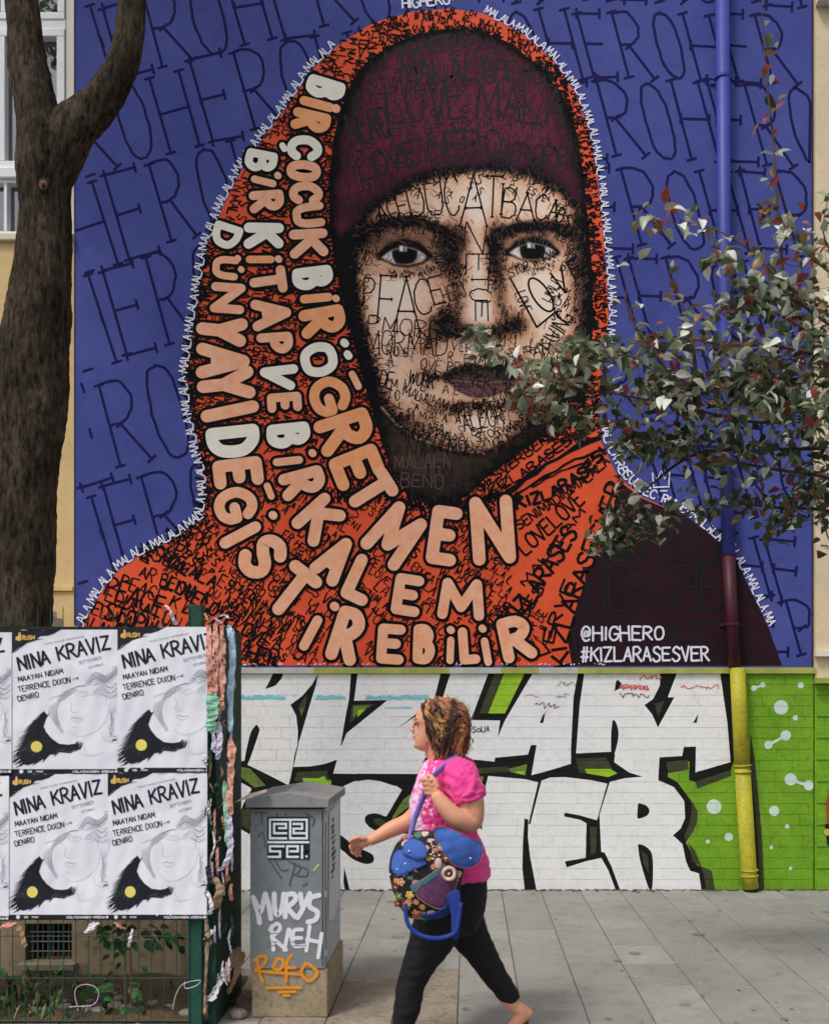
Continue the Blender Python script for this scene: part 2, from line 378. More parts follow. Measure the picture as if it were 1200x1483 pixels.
# silhouette polygons (photo pixels on the wall)
SIL = [(112,930),(125,898),(150,852),(172,826),(200,806),(250,782),(293,752),(300,712),(297,680),(288,648),(280,612),(274,575),(271,548),(276,510),(281,470),(288,430),(294,390),(303,350),(325,295),(350,246),(385,195),(420,148),(450,103),(490,64),(540,33),(595,17),(650,12),(700,19),(755,48),(800,86),(833,135),(853,190),(865,260),(872,330),(878,400),(881,460),(872,520),(866,600),(870,640),(893,688),(930,720),(1000,752),(1058,800),(1088,858),(1112,908),(1132,964),(112,964)]
insil = inpoly(SIL)
for (x0, y0, h, adv, off) in [(128,72,112,60,0),(134,196,118,62,2),(132,326,122,62,0),(128,468,126,62,0),(120,632,132,64,1),(126,780,120,62,0),(180,-60,90,60,3)]:
    hero_row(x0, y0, h, adv, 'HEROHERO'[off:off+4] if off else 'HERO')
for (x0, y0, h, adv, off) in [(760,62,98,52,3),(790,172,112,54,0),(880,300,118,56,1),(890,432,118,56,0),(900,560,112,56,2),(930,690,100,56,3),(1085,822,90,56,0),(1110,905,80,56,1),(700,-45,90,52,1)]:
    hero_row(x0, y0, h, adv, 'HEROHERO'[off:off+4], 1168, lambda x: .02+(x-900)*.0002)
for (x0, y0, h, adv, t) in [(1090,700,80,52,'HEN'),(905,640,88,55,'ROHE'),(1085,880,84,56,'EROH')]: 
    pass
hero.build('background_lettering', wallT)
# ---- hooded figure
sil = Ink(orange, .0022, 0)
sil.poly(SIL)
MAR = [(900,700),(930,722),(1000,752),(1058,800),(1088,858),(1112,908),(1132,964),(828,964),(822,930),(832,885),(852,828),(880,762),(893,720)]
sil.poly(MAR, maroon, .0027)
HOLE = [(690,42),(640,42),(600,50),(560,68),(528,92),(508,120),(495,155),(483,200),(476,260),(477,330),(484,380),(496,430),(508,480),(520,530),(533,575),(548,625),(565,680),(590,716),(625,730),(662,727),(688,708),(705,690),(740,664),(790,628),(845,588),(853,540),(858,480),(858,400),(852,330),(846,262),(836,195),(816,140),(782,97),(738,62)]
sil.poly(HOLE, black, .0032)
sil.build('painted_figure', wallT)
inhole = inpoly(HOLE); inmar = inpoly(MAR)
CAP = [(690,46),(640,47),(600,56),(562,74),(530,104),(508,146),(491,205),(482,270),(483,330),(492,345),(520,322),(552,290),(600,262),(655,247),(712,243),(765,252),(812,276),(842,312),(842,262),(832,200),(812,146),(780,104),(737,68)]
FACE = [(510,350),(512,400),(520,450),(530,505),(545,560),(562,600),(590,628),(630,648),(680,658),(715,655),(752,632),(800,590),(838,560),(846,500),(850,430),(848,350),(838,300),(810,274),(765,250),(712,242),(655,246),(600,261),(552,290),(520,318)]
incap = inpoly(CAP); inface = inpoly(FACE)
step = 1.35
gx = np.arange(474, 862, step); gy = np.arange(40, 732, step); X, Y = np.meshgrid(gx, gy)
ih = inhole(X.ravel(), Y.ravel()).reshape(X.shape); ic = incap(X.ravel(), Y.ravel()).reshape(X.shape); ifc = inface(X.ravel(), Y.ravel()).reshape(X.shape)
n1 = vnoise(X, Y, 3.2, 1); n2 = vnoise(X, Y, 9, 2); n3 = vnoise(X, Y, 30, 3); n4 = vnoise(X*1.0, Y*.3, 3, 5)
def ramp(t, stops):
    out = np.zeros(t.shape+(3,)); xs = [s[0] for s in stops]
    for k in range(3): out[..., k] = np.interp(t, xs, [C(*s[1])[k] for s in stops])
    return out
def gs(x, y, sx, sy, a, rot=0):
    dx, dy = X-x, Y-y; c, s = math.cos(R(rot)), math.sin(R(rot)); u = dx*c+dy*s; v = -dx*s+dy*c
    return a*np.exp(-.5*((u/sx)**2+(v/sy)**2))
t = np.full(X.shape, .80)
for q in [(566,432,30,34,.3),(690,330,13,60,.18),(693,395,10,40,.14),(697,450,15,13,.3),(680,285,70,22,.16),(785,300,30,20,.14),(788,420,26,34,.36,-20),(703,610,34,18,.24),(560,520,20,30,.1),(600,560,25,20,.08),(700,500,20,14,.1),(800,480,25,25,.1),(640,330,12,25,.1),
          (585,346,52,16,-.40),(650,368,15,26,-.55),(585,392,38,7,-.26),(768,345,46,13,-.36),(716,366,10,30,-.6),(770,388,36,6,-.2),(662,430,9,34,-.26),(725,440,9,34,-.32),(640,468,17,13,-.6,-30),(660,478,10,6,-.5),(748,468,12,10,-.65),(692,482,34,8,-.6),(620,500,14,10,-.25,-30),
          (690,588,42,6,-.42),(640,600,28,9,-.16),(620,545,14,12,-.3),(755,560,14,22,-.25),(590,610,36,9,-.2,30),(800,560,30,20,-.3),(838,400,12,80,-.35),(760,610,24,14,-.3),(520,340,22,30,-.3),(665,345,10,20,-.25)]:
    t = t + gs(*q)
dF = dpoly(FACE, X, Y); t -= .95*np.exp(-dF/4.5); t -= .16*np.exp(-dF/20.0)
# brows
for pts, th, st in [([(514,352),(535,332),(570,322),(610,322),(640,333),(656,352)], 7, .85),([(712,350),(722,338),(755,328),(800,327),(832,340)], 7, 1.0),([(549,371),(565,357),(585,351),(605,356),(622,371)], 4.5, .9),([(736,366),(750,353),(772,347),(792,353),(806,366)], 4.5, .9),([(549,373),(570,383),(590,386),(612,381),(622,372)], 2.4, .6),([(736,367),(755,376),(775,379),(795,374),(806,366)], 2.2, .55)]:
    t -= st*np.exp(-(dpoly(pts, X, Y, False)/th)**2)
t += (n1-.5)*.10+(n2-.5)*.05
face = ramp(np.clip(t, 0, 1), [(0,(12,11,14)),(.18,(48,38,38)),(.35,(100,72,60)),(.55,(162,116,92)),(.75,(206,162,134)),(.95,(228,196,174)),(1,(232,208,192))])
# cap
dc = dpoly(CAP, X, Y); tc = .98 - .8*np.exp(-dc/12.0) + (n4-.5)*.3 + (n3-.5)*.45 - .25*np.exp(-((Y-250)/40.0)**2)
cap = ramp(np.clip(tc, 0, 1), [(0,(13,12,16)),(.3,(36,18,28)),(.7,(78,28,46)),(1,(96,36,60))])
# neck
tn = .3 + gs(612,665,60,28,.35) + (n2-.5)*.3 + (n1-.5)*.2 - .5*np.exp(-dpoly(HOLE, X, Y)/16.0)
neck = ramp(np.clip(tn, 0, 1), [(0,(13,13,15)),(1,(82,62,52))])
colr = np.zeros(X.shape+(3,)); colr[:] = C(13,13,16)
mneck = ih & ~ifc & (Y > 600) & (X > 545); colr[mneck] = neck[mneck]; colr[ic] = cap[ic]; colr[ifc] = face[ifc]
# rim light below the chin on the left
rim = np.exp(-(dpoly([(553,590),(575,615),(605,635),(650,650),(700,656)], X, Y, False)/1.6)**2)
colr += (np.array(C(190,150,125))-colr)*np.clip(rim*.8, 0, 1)[..., None]
# eyes
def blend(mask, c, k=1.0):
    global colr
    colr += (np.array(C(*c))-colr)*(np.clip(mask, 0, 1)*k)[..., None]
def sm(d, w=1.2): return np.clip(.5-d/w/2, 0, 1)
EYL = smooth([(553,373),(566,364),(584,359),(602,362),(616,371),(604,379),(586,383),(567,380),(553,373)], 5); EYR = smooth([(738,366),(752,357),(771,353),(790,357),(803,365),(790,373),(772,376),(754,374),(738,366)], 5)
for E_, (ix, iy, ir) in ((EYL, (586,367,19)), (EYR, (771,362,19))):
    ins = inpoly(E_)(X.ravel(), Y.ravel()).reshape(X.shape); d = dpoly(E_, X, Y); sd_ = np.where(ins, -d, d)
    blend(sm(sd_), (226,220,222)); blend(sm(sd_)*np.clip((iy-2-Y)/6, 0, 1), (90,80,90), .8); blend(sm(sd_)*(n1 > .66), (120,104,110), .7); blend(sm(sd_)*np.exp(-d/1.6), (60,45,50), .7)
    di = np.hypot(X-ix, Y-iy)-ir; blend(sm(np.maximum(di, sd_)), (7,7,9)); blend(np.exp(-((di+3)/2.5)**2)*sm(sd_), (46,30,24), .45)
    blend(sm(np.maximum(np.abs(X-ix+5)-2.2, np.abs(Y-iy+7)-3.5)), (220,225,240)); blend(sm(np.maximum(np.abs(X-ix-1)-1.4, np.abs(Y-iy+6)-3)), (170,175,195), .8)
# mouth
UP = smooth([(634,546),(648,536),(668,528),(686,526),(697,530),(712,526),(735,530),(752,543),(730,548),(700,550),(665,548),(644,547),(634,546)], 4)
LOW = smooth([(642,549),(665,552),(700,554),(735,550),(750,546),(738,562),(715,574),(690,577),(666,569),(642,549)], 4)
for poly, c in ((LOW, (84,48,60)), (UP, (28,20,26))):
    ins = inpoly(poly)(X.ravel(), Y.ravel()).reshape(X.shape); d = dpoly(poly, X, Y); sd_ = np.where(ins, -d, d)
    blend(sm(sd_, 2), c, .92); blend(sm(sd_, 2)*(n1 > .5), (34,26,32), .6)
blend(np.exp(-(dpoly([(624,547),(660,549),(700,552),(740,548),(754,543)], X, Y, False)/3.2)**2), (18,14,20), .95)
ny, nx = X.shape; okc = ih[:-1, :-1] & ih[1:, 1:] & ih[1:, :-1] & ih[:-1, 1:]
idx = np.arange(ny*nx).reshape(ny, nx); q = np.stack([idx[:-1,:-1][okc], idx[1:,:-1][okc], idx[1:,1:][okc], idx[:-1,1:][okc]], 1)
used = np.unique(q); remap = -np.ones(ny*nx, int); remap[used] = np.arange(len(used)); q = remap[q]
vx = (X.ravel()[used]-PX0)*KW; vz = EYE+(PY0-Y.ravel()[used])*KW; vv = np.stack([vx, np.full(len(used), YW-.0038), vz], 1)
me = bpy.data.meshes.new('portrait_face'); me.vertices.add(len(used)); me.vertices.foreach_set('co', vv.ravel())
me.loops.add(q.size); me.loops.foreach_set('vertex_index', q.ravel().astype(np.int32)); me.polygons.add(len(q))
me.polygons.foreach_set('loop_start', np.arange(0, q.size, 4, dtype=np.int32)); me.update(calc_edges=True)
ca = me.color_attributes.new('paint', 'FLOAT_COLOR', 'POINT'); ca.data.foreach_set('color', np.concatenate([colr.reshape(-1,3)[used], np.ones((len(used),1))], 1).ravel())
me.materials.append(mat_attr('portrait_paint', .8, .25, 90, .12)); link('painted_face', me, wallT)
# ---- scribbled words
WORDS = 'MALALA LOVE PEACE KIZLARA SES VER HERO STOP WAR BENIM ADIM MALALA EDUCATION '
ink = Ink(black, .0046); hatch = mat('hatch_paint', C(84,54,44), .7, .1)
def scribble_rows(inside, x0, x1, y0, y1, h, ang, sw, dens=1.0, jit=1.0, m=None, asp=.55, spacing=1.0, tgt=None):
    a = R(ang); cx, cy = (x0+x1)/2, (y0+y1)/2; D = math.hypot(x1-x0, y1-y0)/2; v = -D
    while v < D:
        hh = h*rnd.uniform(.75, 1.25); u = -D + rnd.uniform(0, h); wd = WORDS[rnd.randrange(len(WORDS)):]+WORDS*3; i = 0
        while u < D:
            c = wd[i % len(wd)]; i += 1; w = WIDTH.get(c, 1)*hh*asp
            x = cx+u*math.cos(a)-v*math.sin(a); y = cy+u*math.sin(a)+v*math.cos(a)
            if c != ' ' and x0 < x < x1 and y0 < y < y1 and inside(x, y) and rnd.random() < dens:
                for st in place(c, x, y, w, hh*rnd.uniform(.85, 1.1), ang+rnd.uniform(-8, 8), 0, jit): (tgt or ink).stroke(st, sw*rnd.uniform(.7, 1.3), m)
            u += w*1.3
        v += hh*1.08*spacing
inor = lambda x, y: insil(x, y) and not inhole(x, y) and not inmar(x, y)
scribble_rows(lambda x, y: inor(x, y) and y < 640 and x < 600, 268, 600, 30, 660, 12, 100, 1.9, .9, 1.2)
scribble_rows(lambda x, y: inor(x, y) and y < 640 and x < 600, 268, 600, 30, 660, 13, 20, 1.6, .35, 1.4)
scribble_rows(lambda x, y: inor(x, y) and y < 620 and x > 560 and y < 120, 560, 850, 10, 130, 9, 10, 1.8, .8, 1.2)
scribble_rows(lambda x, y: inor(x, y) and y < 640 and x > 780, 780, 890, 80, 640, 9, 78, 2.0, .9, 1.2)
scribble_rows(lambda x, y: inor(x, y) and y >= 640 and 330 < x < 740, 290, 745, 640, 962, 13, 35, 1.8, .8, 1.1)
scribble_rows(lambda x, y: inor(x, y) and y >= 640 and x < 330 and y < 830, 240, 380, 640, 830, 12, 50, 1.9, .8, 1.2)
scribble_rows(lambda x, y: inor(x, y), 120, 300, 760, 962, 20, 22, 2.4, .9, .8, spacing=1.2)
scribble_rows(lambda x, y: inor(x, y), 300, 440, 840, 962, 16, 30, 1.9, .9, .8, spacing=1.15)
scribble_rows(lambda x, y: inor(x, y), 700, 790, 880, 962, 13, -50, 1.7, .7, .9)
for txt, pth, h, sw in [('KIZLARASESVER', [(826,962),(820,930),(835,880),(858,820),(882,765),(905,700)], 25, 4.2),('KIZLARASES', [(742,905),(775,870),(820,800),(838,770)], 24, 4.4),('SENIMADIMMALALA', [(752,768),(800,735),(850,700),(885,668)], 14, 2.6),('KIZLARASESI', [(750,738),(800,722),(850,690),(880,655)], 16, 4.6),('LOVELOVE', [(760,805),(790,780),(850,725)], 24, 3.2),('VERVE', [(795,955),(805,915),(835,840)], 17, 3.2),('MALALAM', [(760,850),(800,800),(850,740)], 11, 2.6),('VE SES', [(738,940),(760,900),(790,850)], 15, 3),('SESVERBENIMADIM', [(695,712),(740,680),(800,636),(858,598)], 13, 2.6),('KIZLARASESVER', [(712,718),(760,690),(830,640),(868,615)], 13, 2.8)]:
    text_path(ink, txt, pth, h, sw, fit=True, gap=.2, jit=.7)
for (a_, b_, w_) in [((730,716),(868,634),7),((745,716),(876,650),4),((760,690),(868,612),3),((700,722),(748,722),8),((835,610),(878,590),4),((770,705),(860,668),3)]:
    pts = [(a_[0]+(b_[0]-a_[0])*k/9+rnd.uniform(-1.5,1.5), a_[1]+(b_[1]-a_[1])*k/9+rnd.uniform(-2,2)-6*math.sin(k/9*3.1)) for k in range(10)]
    ink.stroke(pts, [w_*rnd.uniform(.6,1.3) for _ in pts], caps=True)
for txt, x, y, L_, h, ang in [('PEACE',150,862,90,30,22),('STOPWAR',150,895,110,24,20),('STOPWAR',160,925,110,24,22),('LOVELOVELOVE',240,850,170,20,32),('HER',355,958,50,26,12),('MALALA',230,815,90,18,25)]:
    a = R(ang); text_path(ink, txt, [(x,y),(x+L_*math.cos(a), y+L_*math.sin(a))], h, 3.4, fit=True, gap=.2, jit=.8)
# ragged black edge strokes where colours meet
def fringe(path, n, ln, sw, spread, closed=False, i2=None, m=None):
    seg = path_pts(path)
    for _ in range(n):
        x, y, a = path_at(path, seg, rnd.uniform(0, seg[-1])); a = R(a+90+rnd.uniform(-45, 45)); x += rnd.gauss(0, spread); y += rnd.gauss(0, spread); l = ln*rnd.uniform(.4, 1.1)/2
        c = rnd.uniform(-2, 2); (i2 or ink).stroke([(x-l*math.cos(a), y-l*math.sin(a)), (x+c, y+c), (x+l*math.cos(a), y+l*math.sin(a))], sw*rnd.uniform(.6, 1.2), m)
fringe(HOLE+[HOLE[0]], 900, 11, 2.0, 3)
fringe(FACE+[FACE[0]], 700, 8, 1.2, 3)
fringe([(514,352),(535,332),(570,322),(610,322),(640,333),(656,352)], 260, 11, 1.5, 5); fringe([(712,350),(722,338),(755,328),(800,327),(832,340)], 200, 9, 1.5, 4.5)
fringe([(640,350),(650,385),(668,400)], 150, 10, 1.3, 9); fringe([(716,350),(714,385),(722,410)], 120, 9, 1.3, 6); fringe([(636,480),(655,462),(640,450)], 110, 9, 1.3, 6); fringe([(730,475),(750,468)], 70, 8, 1.3, 6); fringe([(655,482),(690,486),(725,480)], 120, 9, 1.2, 5)
fringe([(545,560),(590,620),(680,652),(752,625),(800,590)], 260, 10, 1.2, 8); fringe([(530,500),(545,560)], 120, 10, 1.4, 10); fringe([(300,350),(281,470),(271,548),(297,680),(293,752),(200,806)], 500, 13, 2.6, 5)
fringe([(560,396),(600,398),(630,388)], 90, 6, 1.1, 3); fringe([(742,386),(775,392),(805,380)], 70, 6, 1.1, 3); fringe([(640,596),(690,592),(740,585)], 160, 9, 1.2, 6); fringe([(628,548),(660,538),(690,532),(720,534),(750,545)], 200, 6, 1.3, 3)
fringe([(480,720),(560,712),(600,730),(680,735),(745,718)], 260, 14, 3, 5)
# words on the face and cap
for c, x, y, w, h, a_ in [('A',553,308,14,30,-22),('C',568,302,14,34,-20),('E',583,298,15,38,-16),('D',602,291,22,46,-14),('U',628,284,24,54,-8),('C',654,282,20,58,-4),('A',685,291,38,74,0),('T',714,285,22,60,3),('I',727,288,4,44,4),('B',738,294,20,42,8),('A',762,299,26,40,4),('C',784,300,18,36,8),('A',802,304,14,28,14),('B',812,312,9,22,24),('S',822,320,9,20,34),('T',830,332,10,18,46),('P',535,424,17,42,2),('F',560,434,23,68,4),('A',588,440,38,80,0),('C',612,430,24,50,-6),('E',633,420,19,40,-14)]:
    for st in place(c, x, y, w, h, a_, 0, .8, 5 if c in 'FATI' else 0): ink.stroke(st, 2.4)
for st in [[(738,402),(777,474)],[(777,474),(804,452)],[(797,396),(818,424)],[(818,424),(812,386)],[(820,380),(832,404)],[(820,380),(834,372)],[(826,391),(838,385)],[(832,404),(844,397)]]: ink.stroke(st, 3.0, caps=True)
ink.stroke([(783+(17*math.cos(q)*math.cos(.35)-25*math.sin(q)*math.sin(.35)*-1), 427+(25*math.sin(q)*math.cos(.35)-17*math.cos(q)*math.sin(.35)*-1)) for q in np.linspace(0, 6.3, 26)], 3.0)
fw = [('MORMAD',530,512,120,34,2,1.8),('PMORE',532,480,110,24,6,1.8),('WORK',590,555,40,20,14,2.0),('MALALAM',582,572,70,15,20,1.6),('ALLOR',672,626,62,26,-12,2.0),('PEACE',660,598,60,13,-4,1.6),('DE',548,560,22,24,10,2.2),('STORWAR',690,640,70,11,-18,1.6),('LIVING',800,510,60,24,-58,2.2),('STOP WORK',740,402,70,13,-24,1.6),('HERO',645,440,34,24,-20,1.6),('STOEEN',590,274,60,18,-14,1.7),('OVERPEACE',545,322,95,11,-4,1.5),('KIZLAR',815,372,40,18,60,1.5),('SEVGI',606,500,60,18,-14,1.5),('LOVE',745,425,34,16,70,1.6),('BARIS',760,520,60,18,-10,1.6),('ELMAGACI',600,622,80,12,18,1.6),('KIZLAR',548,585,50,13,40,1.5),('UMUT',800,440,40,18,-65,1.6)]
for txt, x, y, L_, h, ang, sw in fw:
    a = R(ang); text_path(ink, txt, [(x,y),(x+L_*math.cos(a), y+L_*math.sin(a))], h, sw, fit=True, gap=.2, jit=.6)
for c, x, y, w, h in [('N',687,345,30,44),('E',692,383,30,34),('T',694,405,30,26),('C',696,428,32,18),('E',697,450,30,18)]:
    for st in place(c, x, y, w, h, 90 if c in 'ET' else 8, 0, .6): ink.stroke(st, 2.0)
infl = lambda x, y: inface(x, y)
tt_ = lambda x, y: t[min(ny-1, max(0, int((y-40)/step))), min(nx-1, max(0, int((x-474)/step)))]
noeye = lambda x, y: not (354 < y < 386 and (548 < x < 622 or 734 < x < 808))
for _ in range(5200):
    x, y = rnd.uniform(508, 852), rnd.uniform(246, 658)
    if not infl(x, y) or not noeye(x, y): continue
    tv = tt_(x, y)
    if rnd.random() > (1.02-tv)*.75: continue
    a = math.radians(60+.35*(x-680)+rnd.uniform(-35, 35)); l = rnd.uniform(3, 7)
    ink.stroke([(x-l*math.cos(a), y-l*math.sin(a)), (x+rnd.uniform(-2,2), y+rnd.uniform(-2,2)), (x+l*math.cos(a), y+l*math.sin(a))], rnd.uniform(.5, 1.0)*(1.3 if tv < .4 else 1), hatch)
dkf = lambda x, y: infl(x, y) and not (340 < y < 390 and (548 < x < 624 or 734 < x < 808)) and t[min(ny-1, max(0, int((y-40)/step))), min(nx-1, max(0, int((x-474)/step)))] < .58
scribble_rows(dkf, 505, 855, 245, 660, 8, 12, 1.1, .75, .8)
scribble_rows(lambda x, y: infl(x, y) and y > 490, 505, 855, 490, 660, 13, 6, 1.5, .5, .9); scribble_rows(lambda x, y: infl(x, y) and (x < 535 or x > 800 or y < 290), 505, 855, 245, 560, 11, 30, 1.4, .5, .9)
scribble_rows(lambda x, y: infl(x, y), 505, 855, 245, 660, 10, 15, 1.1, .0, .8)
dk = Ink(mat('dark_maroon_paint', C(16,10,14), .7, .1), .0043)
for txt, x, y, L_, h, ang in [('LOVE',562,180,120,58,-6),('MALA',690,172,130,54,4),('MALALA',580,122,140,34,-4),('PEACE',715,112,90,28,8),('HERO',620,228,110,36,-2),('HEROPE',715,232,110,26,4),('HERO',510,210,60,46,-12),('LOVE',525,262,90,34,-18),('HIGHERO',560,90,130,20,-12)]:
    a = R(ang); text_path(dk, txt, [(x,y),(x+L_*math.cos(a), y+L_*math.sin(a))], h, 3.8, fit=True, gap=.2, jit=.8)
scribble_rows(lambda x, y: incap(x, y), 500, 845, 45, 335, 12, -6, 1.5, .8, 1, tgt=dk)
scribble_rows(lambda x, y: inhole(x, y) and not inface(x, y) and y > 640 and 560 < x, 555, 700, 640, 725, 22, 2, 2.6, .9, 1, tgt=dk)
text_path(dk, 'HEROHERO', [(850,885),(950,880),(1050,884),(1110,892)], 62, 5, fit=True, gap=.25, jit=1, serif=12, inside=inmar)
text_path(dk, 'ROHEROH', [(890,815),(950,808),(1060,820)], 50, 4, fit=True, gap=.25, jit=1, serif=12, inside=inmar)
text_path(dk, 'HEROHERO', [(835,958),(950,952),(1115,958)], 52, 4, fit=True, gap=.25, jit=1, serif=12, inside=inmar)
dk.build('dark_lettering', wallT)
ink.build('scribbled_lettering', wallT)
# chin words in brown
br = Ink(mat('brown_paint', C(86,66,56), .7, .1), .0050)
fringe([(560,640),(640,700)], 1, 1, 1, 1, i2=br)
text_path(br, 'MALALA', [(572,680),(655,676)], 20, 1.6, fit=True, jit=.6); text_path(br, 'BENO', [(580,705),(645,708)], 20, 1.5, fit=True, jit=.6)
br.build('brown_lettering', wallT)
# ---- block letters
LET = [ # char, cx, cy, width, height, reading angle, tone
('B',471,129,31,56,107,0),('İ',459,151,10,52,105,2),('R',450,176,32,56,103,2),('Ç',441,215,37,50,95,0),('O',440,248,31,50,95,1),('C',443,280,33,48,92,1),('U',447,312,36,46,84,1),('K',447,353,42,56,87,1),('B',453,403,33,58,83,0),('İ',458,432,10,48,85,2),('R',467,466,42,66,80,2),('O',462,521,50,54,75,0),('G',477,574,56,58,72,2),('R',499,626,54,82,72,2),('E',517,677,50,74,68,2),('T',537,712,48,72,58,1),('M',572,775,68,88,38,1),('E',643,776,44,86,8,1),('N',713,768,62,100,-4,1),
('B',378,234,32,46,101,0),('İ',382,263,9,38,104,1),('R',386,292,32,50,86,1),('K',382,342,38,58,91,0),('İ',377,376,10,42,90,2),('T',388,407,40,54,82,1),('A',393,455,46,58,84,1),('P',398,498,32,52,86,1),('V',403,543,38,54,100,0),('E',412,583,28,50,86,1),('B',418,631,36,62,84,0),('İ',417,668,10,44,84,1),('R',438,700,40,66,75,1),('K',462,753,52,70,48,1),('A',485,810,48,72,36,1),('L',524,840,42,70,25,1),('E',590,862,42,60,9,1),('M',668,868,68,60,3,1),
('D',328,342,36,43,108,0),('U',327,388,34,38,96,1),('N',330,432,44,50,94,1),('Y',321,479,42,74,96,1),('A',323,523,52,78,91,1),('Y',327,557,48,84,84,1),('I',333,596,10,86,78,1),('D',338,640,46,78,84,0),('E',345,685,42,72,83,1),('G',341,732,52,62,76,1),('İ',348,775,10,66,62,1),('S',381,806,52,74,52,1),('T',423,857,56,82,38,1),('I',450,917,12,56,28,1),('R',503,921,46,82,18,1),('E',566,933,40,58,4,1),('B',614,933,32,57,2,1),('I',652,942,8,40,2,1),('L',679,935,30,54,-4,1),('I',704,944,9,42,-10,1),('R',748,925,50,66,-12,1)]
DOTS = [(486,160,1),(481,512-14,0),(496,505,0),(505,515,0),(472,438,2),(404,255,1),(403,378,1),(443,250-35,0)]
tones = [mat('cream_letter_paint', C(232,220,206), .7, .06, 6, .2), mat('peach_letter_paint', C(234,178,148), .7, .12, 14, .2, rgb2=C(226,150,112)), mat('amber_letter_paint', C(232,164,118), .7, .12, 14, .2, rgb2=C(226,140,88))]
outl = Ink(black, .0062, .00004, 25); k = 0
extra = {  # dots, cedilla and breves as single strokes in photo pixels
 ('İ',0): None}
lets = []
for (c, cx, cy, w, h, ang, tone) in LET:
    sw = min(18, max(10.5, .225*h+1.5)); 
    if c in 'İI' : base = 'I'; strokes = place('I', cx, cy, 1, h-sw, ang)
    else:
        base = {'Ç':'C'}.get(c, c); strokes = place(base, cx, cy, max(4, w-sw), h-sw, ang)
    lets.append((strokes, sw, tone))
for (x0, y0, x1, y1, r, tone) in [(486,157,487,158,11,1),(409,211,412,216,8,0),(402,254,403,255,9,1),(486,432,487,433,9,1),(498,496,500,498,10,0),(503,513,505,516,10,0),(510,542,519,560,9,1),(403,375,404,376,9,1),(344,374,345,375,8,1),(349,390,350,391,8,1),(452,656,453,657,10,1),(387,704,393,719,9,1),(395,746,396,747,11,1),(484,878,485,879,12,1),(411,838,413,840,1,1),(652,912,653,913,10,1),(698,910,699,911,10,1)]:
    if r > 2: lets.append(([[(x0,y0),(x1,y1)]], r+1, tone))
for strokes, sw, tone in lets:
    for st in strokes: outl.stroke(st, sw+9, caps=True)
outl.build('letter_outline', wallT)
for n, (strokes, sw, tone) in enumerate(lets):
    s_ = Ink(tones[tone], .0074+(n % 13)*.000004, .00005, 40)
    for st in strokes: s_.stroke(st, sw, caps=True)
    s_.build('letter', wallT)
# ---- white border text, signature and crown
wt = Ink(whitep, .0062)
bord = SIL[:-2]
left = [(112,935)]+SIL[1:27]; 
text_path(wt, 'MALALA.', [(x, y) for x, y in SIL[0:24]], 12.5, 1.9, loop=True, gap=.16, jit=.9, side=1, asp=.62)
text_path(wt, 'HIGHERO.', [(583,16),(650,9),(668,10)], 15, 2.6, gap=.2, jit=.4, side=3)
text_path(wt, 'MALALA.', SIL[27:37], 11, 1.8, loop=True, gap=.16, jit=.9, side=1)
text_path(wt, 'MALALA.REISUSDEC..RUMEN', [(868,612),(873,640),(897,688),(932,718),(1000,748)], 13, 2.3, gap=.2, jit=.4, side=1)
text_path(wt, 'MALALA.', [(1000,750)]+SIL[41:45], 12.5, 1.9, loop=True, gap=.16, jit=.9, side=1)
for st in [[(946,704),(944,684),(951,694),(957,682),(962,694),(969,683),(968,703)],[(945,706),(969,705)],[(955,711),(966,711)]]: wt.stroke(st, 2)
for txt, x, y, L_, h in [('@HIGHERO',842,928,122,20),('#KIZLARASESVER',841,958,188,20)]:
    text_path(wt, txt, [(x,y),(x+L_,y-1)], h, 3.0, fit=True, gap=.3, jit=.4, caps=True)
for _ in range(60): wt.disc(rnd.uniform(340,900), 962+rnd.uniform(-1,1), rnd.uniform(.6,1.4), n=6)
wt.build('white_lettering', wallT)
# ---- ledge below the mural
led = MB(mat('ledge_olive', C(158,160,84), .8, .2, 8, .3)); lw = mat('ledge_pale', C(178,178,168), .8, .15, 8, .3)
xs = [XL-6, 455, 650, 725, 780, 836, XR+4]; ms = [lw, led.mats[0], lw, led.mats[0], lw, led.mats[0]]
for x0, x1, m in zip(xs, xs[1:], ms):
    p = W(x0, 975.5); q_ = W(x1, 967); led.box((p[0], YW-.035, p[2]), (q_[0], YW-.0005, q_[2]), m)
led.build('ledge', wallT)
# ---------------------------------------------------------------- graffiti on the brick base: every brick face cut along the painted shapes
z1 = lambda L: [(330+x/4.3625, 960+y/4.3625) for x, y in L]
z2 = lambda L: [(560+x/4.3625, 960+y/4.3625) for x, y in L]
z3 = lambda L: [(780+x/4, 960+y/4) for x, y in L]
z6 = lambda L: [(480+x/5, 1080+y/5) for x, y in L]
zr = lambda x, y, r: [(1000+x/3.615+r/3.615*math.cos(a*math.pi/7), 900+y/3.615+r/3.615*math.sin(a*math.pi/7)) for a in range(14)]
white_b = mat('white_brick_paint', C(230,232,234), .7, .07, 4, .35, 70, rgb2=C(218,218,217), dirt=.08)
black_b = mat('black_brick_paint', C(15,15,15), .75, .2, 10, .35, 70)
olive_b = mat('olive_brick_paint', C(60,64,40), .65, .2, 10, .35, 70)
green_b = mat('moss_brick_paint', C(104,128,52), .65, .2, 10, .35, 70)
lime_b = mat('lime_brick_paint', C(146,190,40), .65, .12, 10, .35, 70)
grass_b = mat('green_brick_paint', C(118,164,36), .7, .2, 5, .4, 70, rgb2=C(96,142,28), dirt=.18)
dot_b = mat('pale_dot_paint', C(196,212,206), .65, .1)
BM = [white_b, grass_b, black_b, olive_b, green_b, lime_b, dot_b]
sh = []
def S(col, pts): sh.append((BM.index(col), pts))
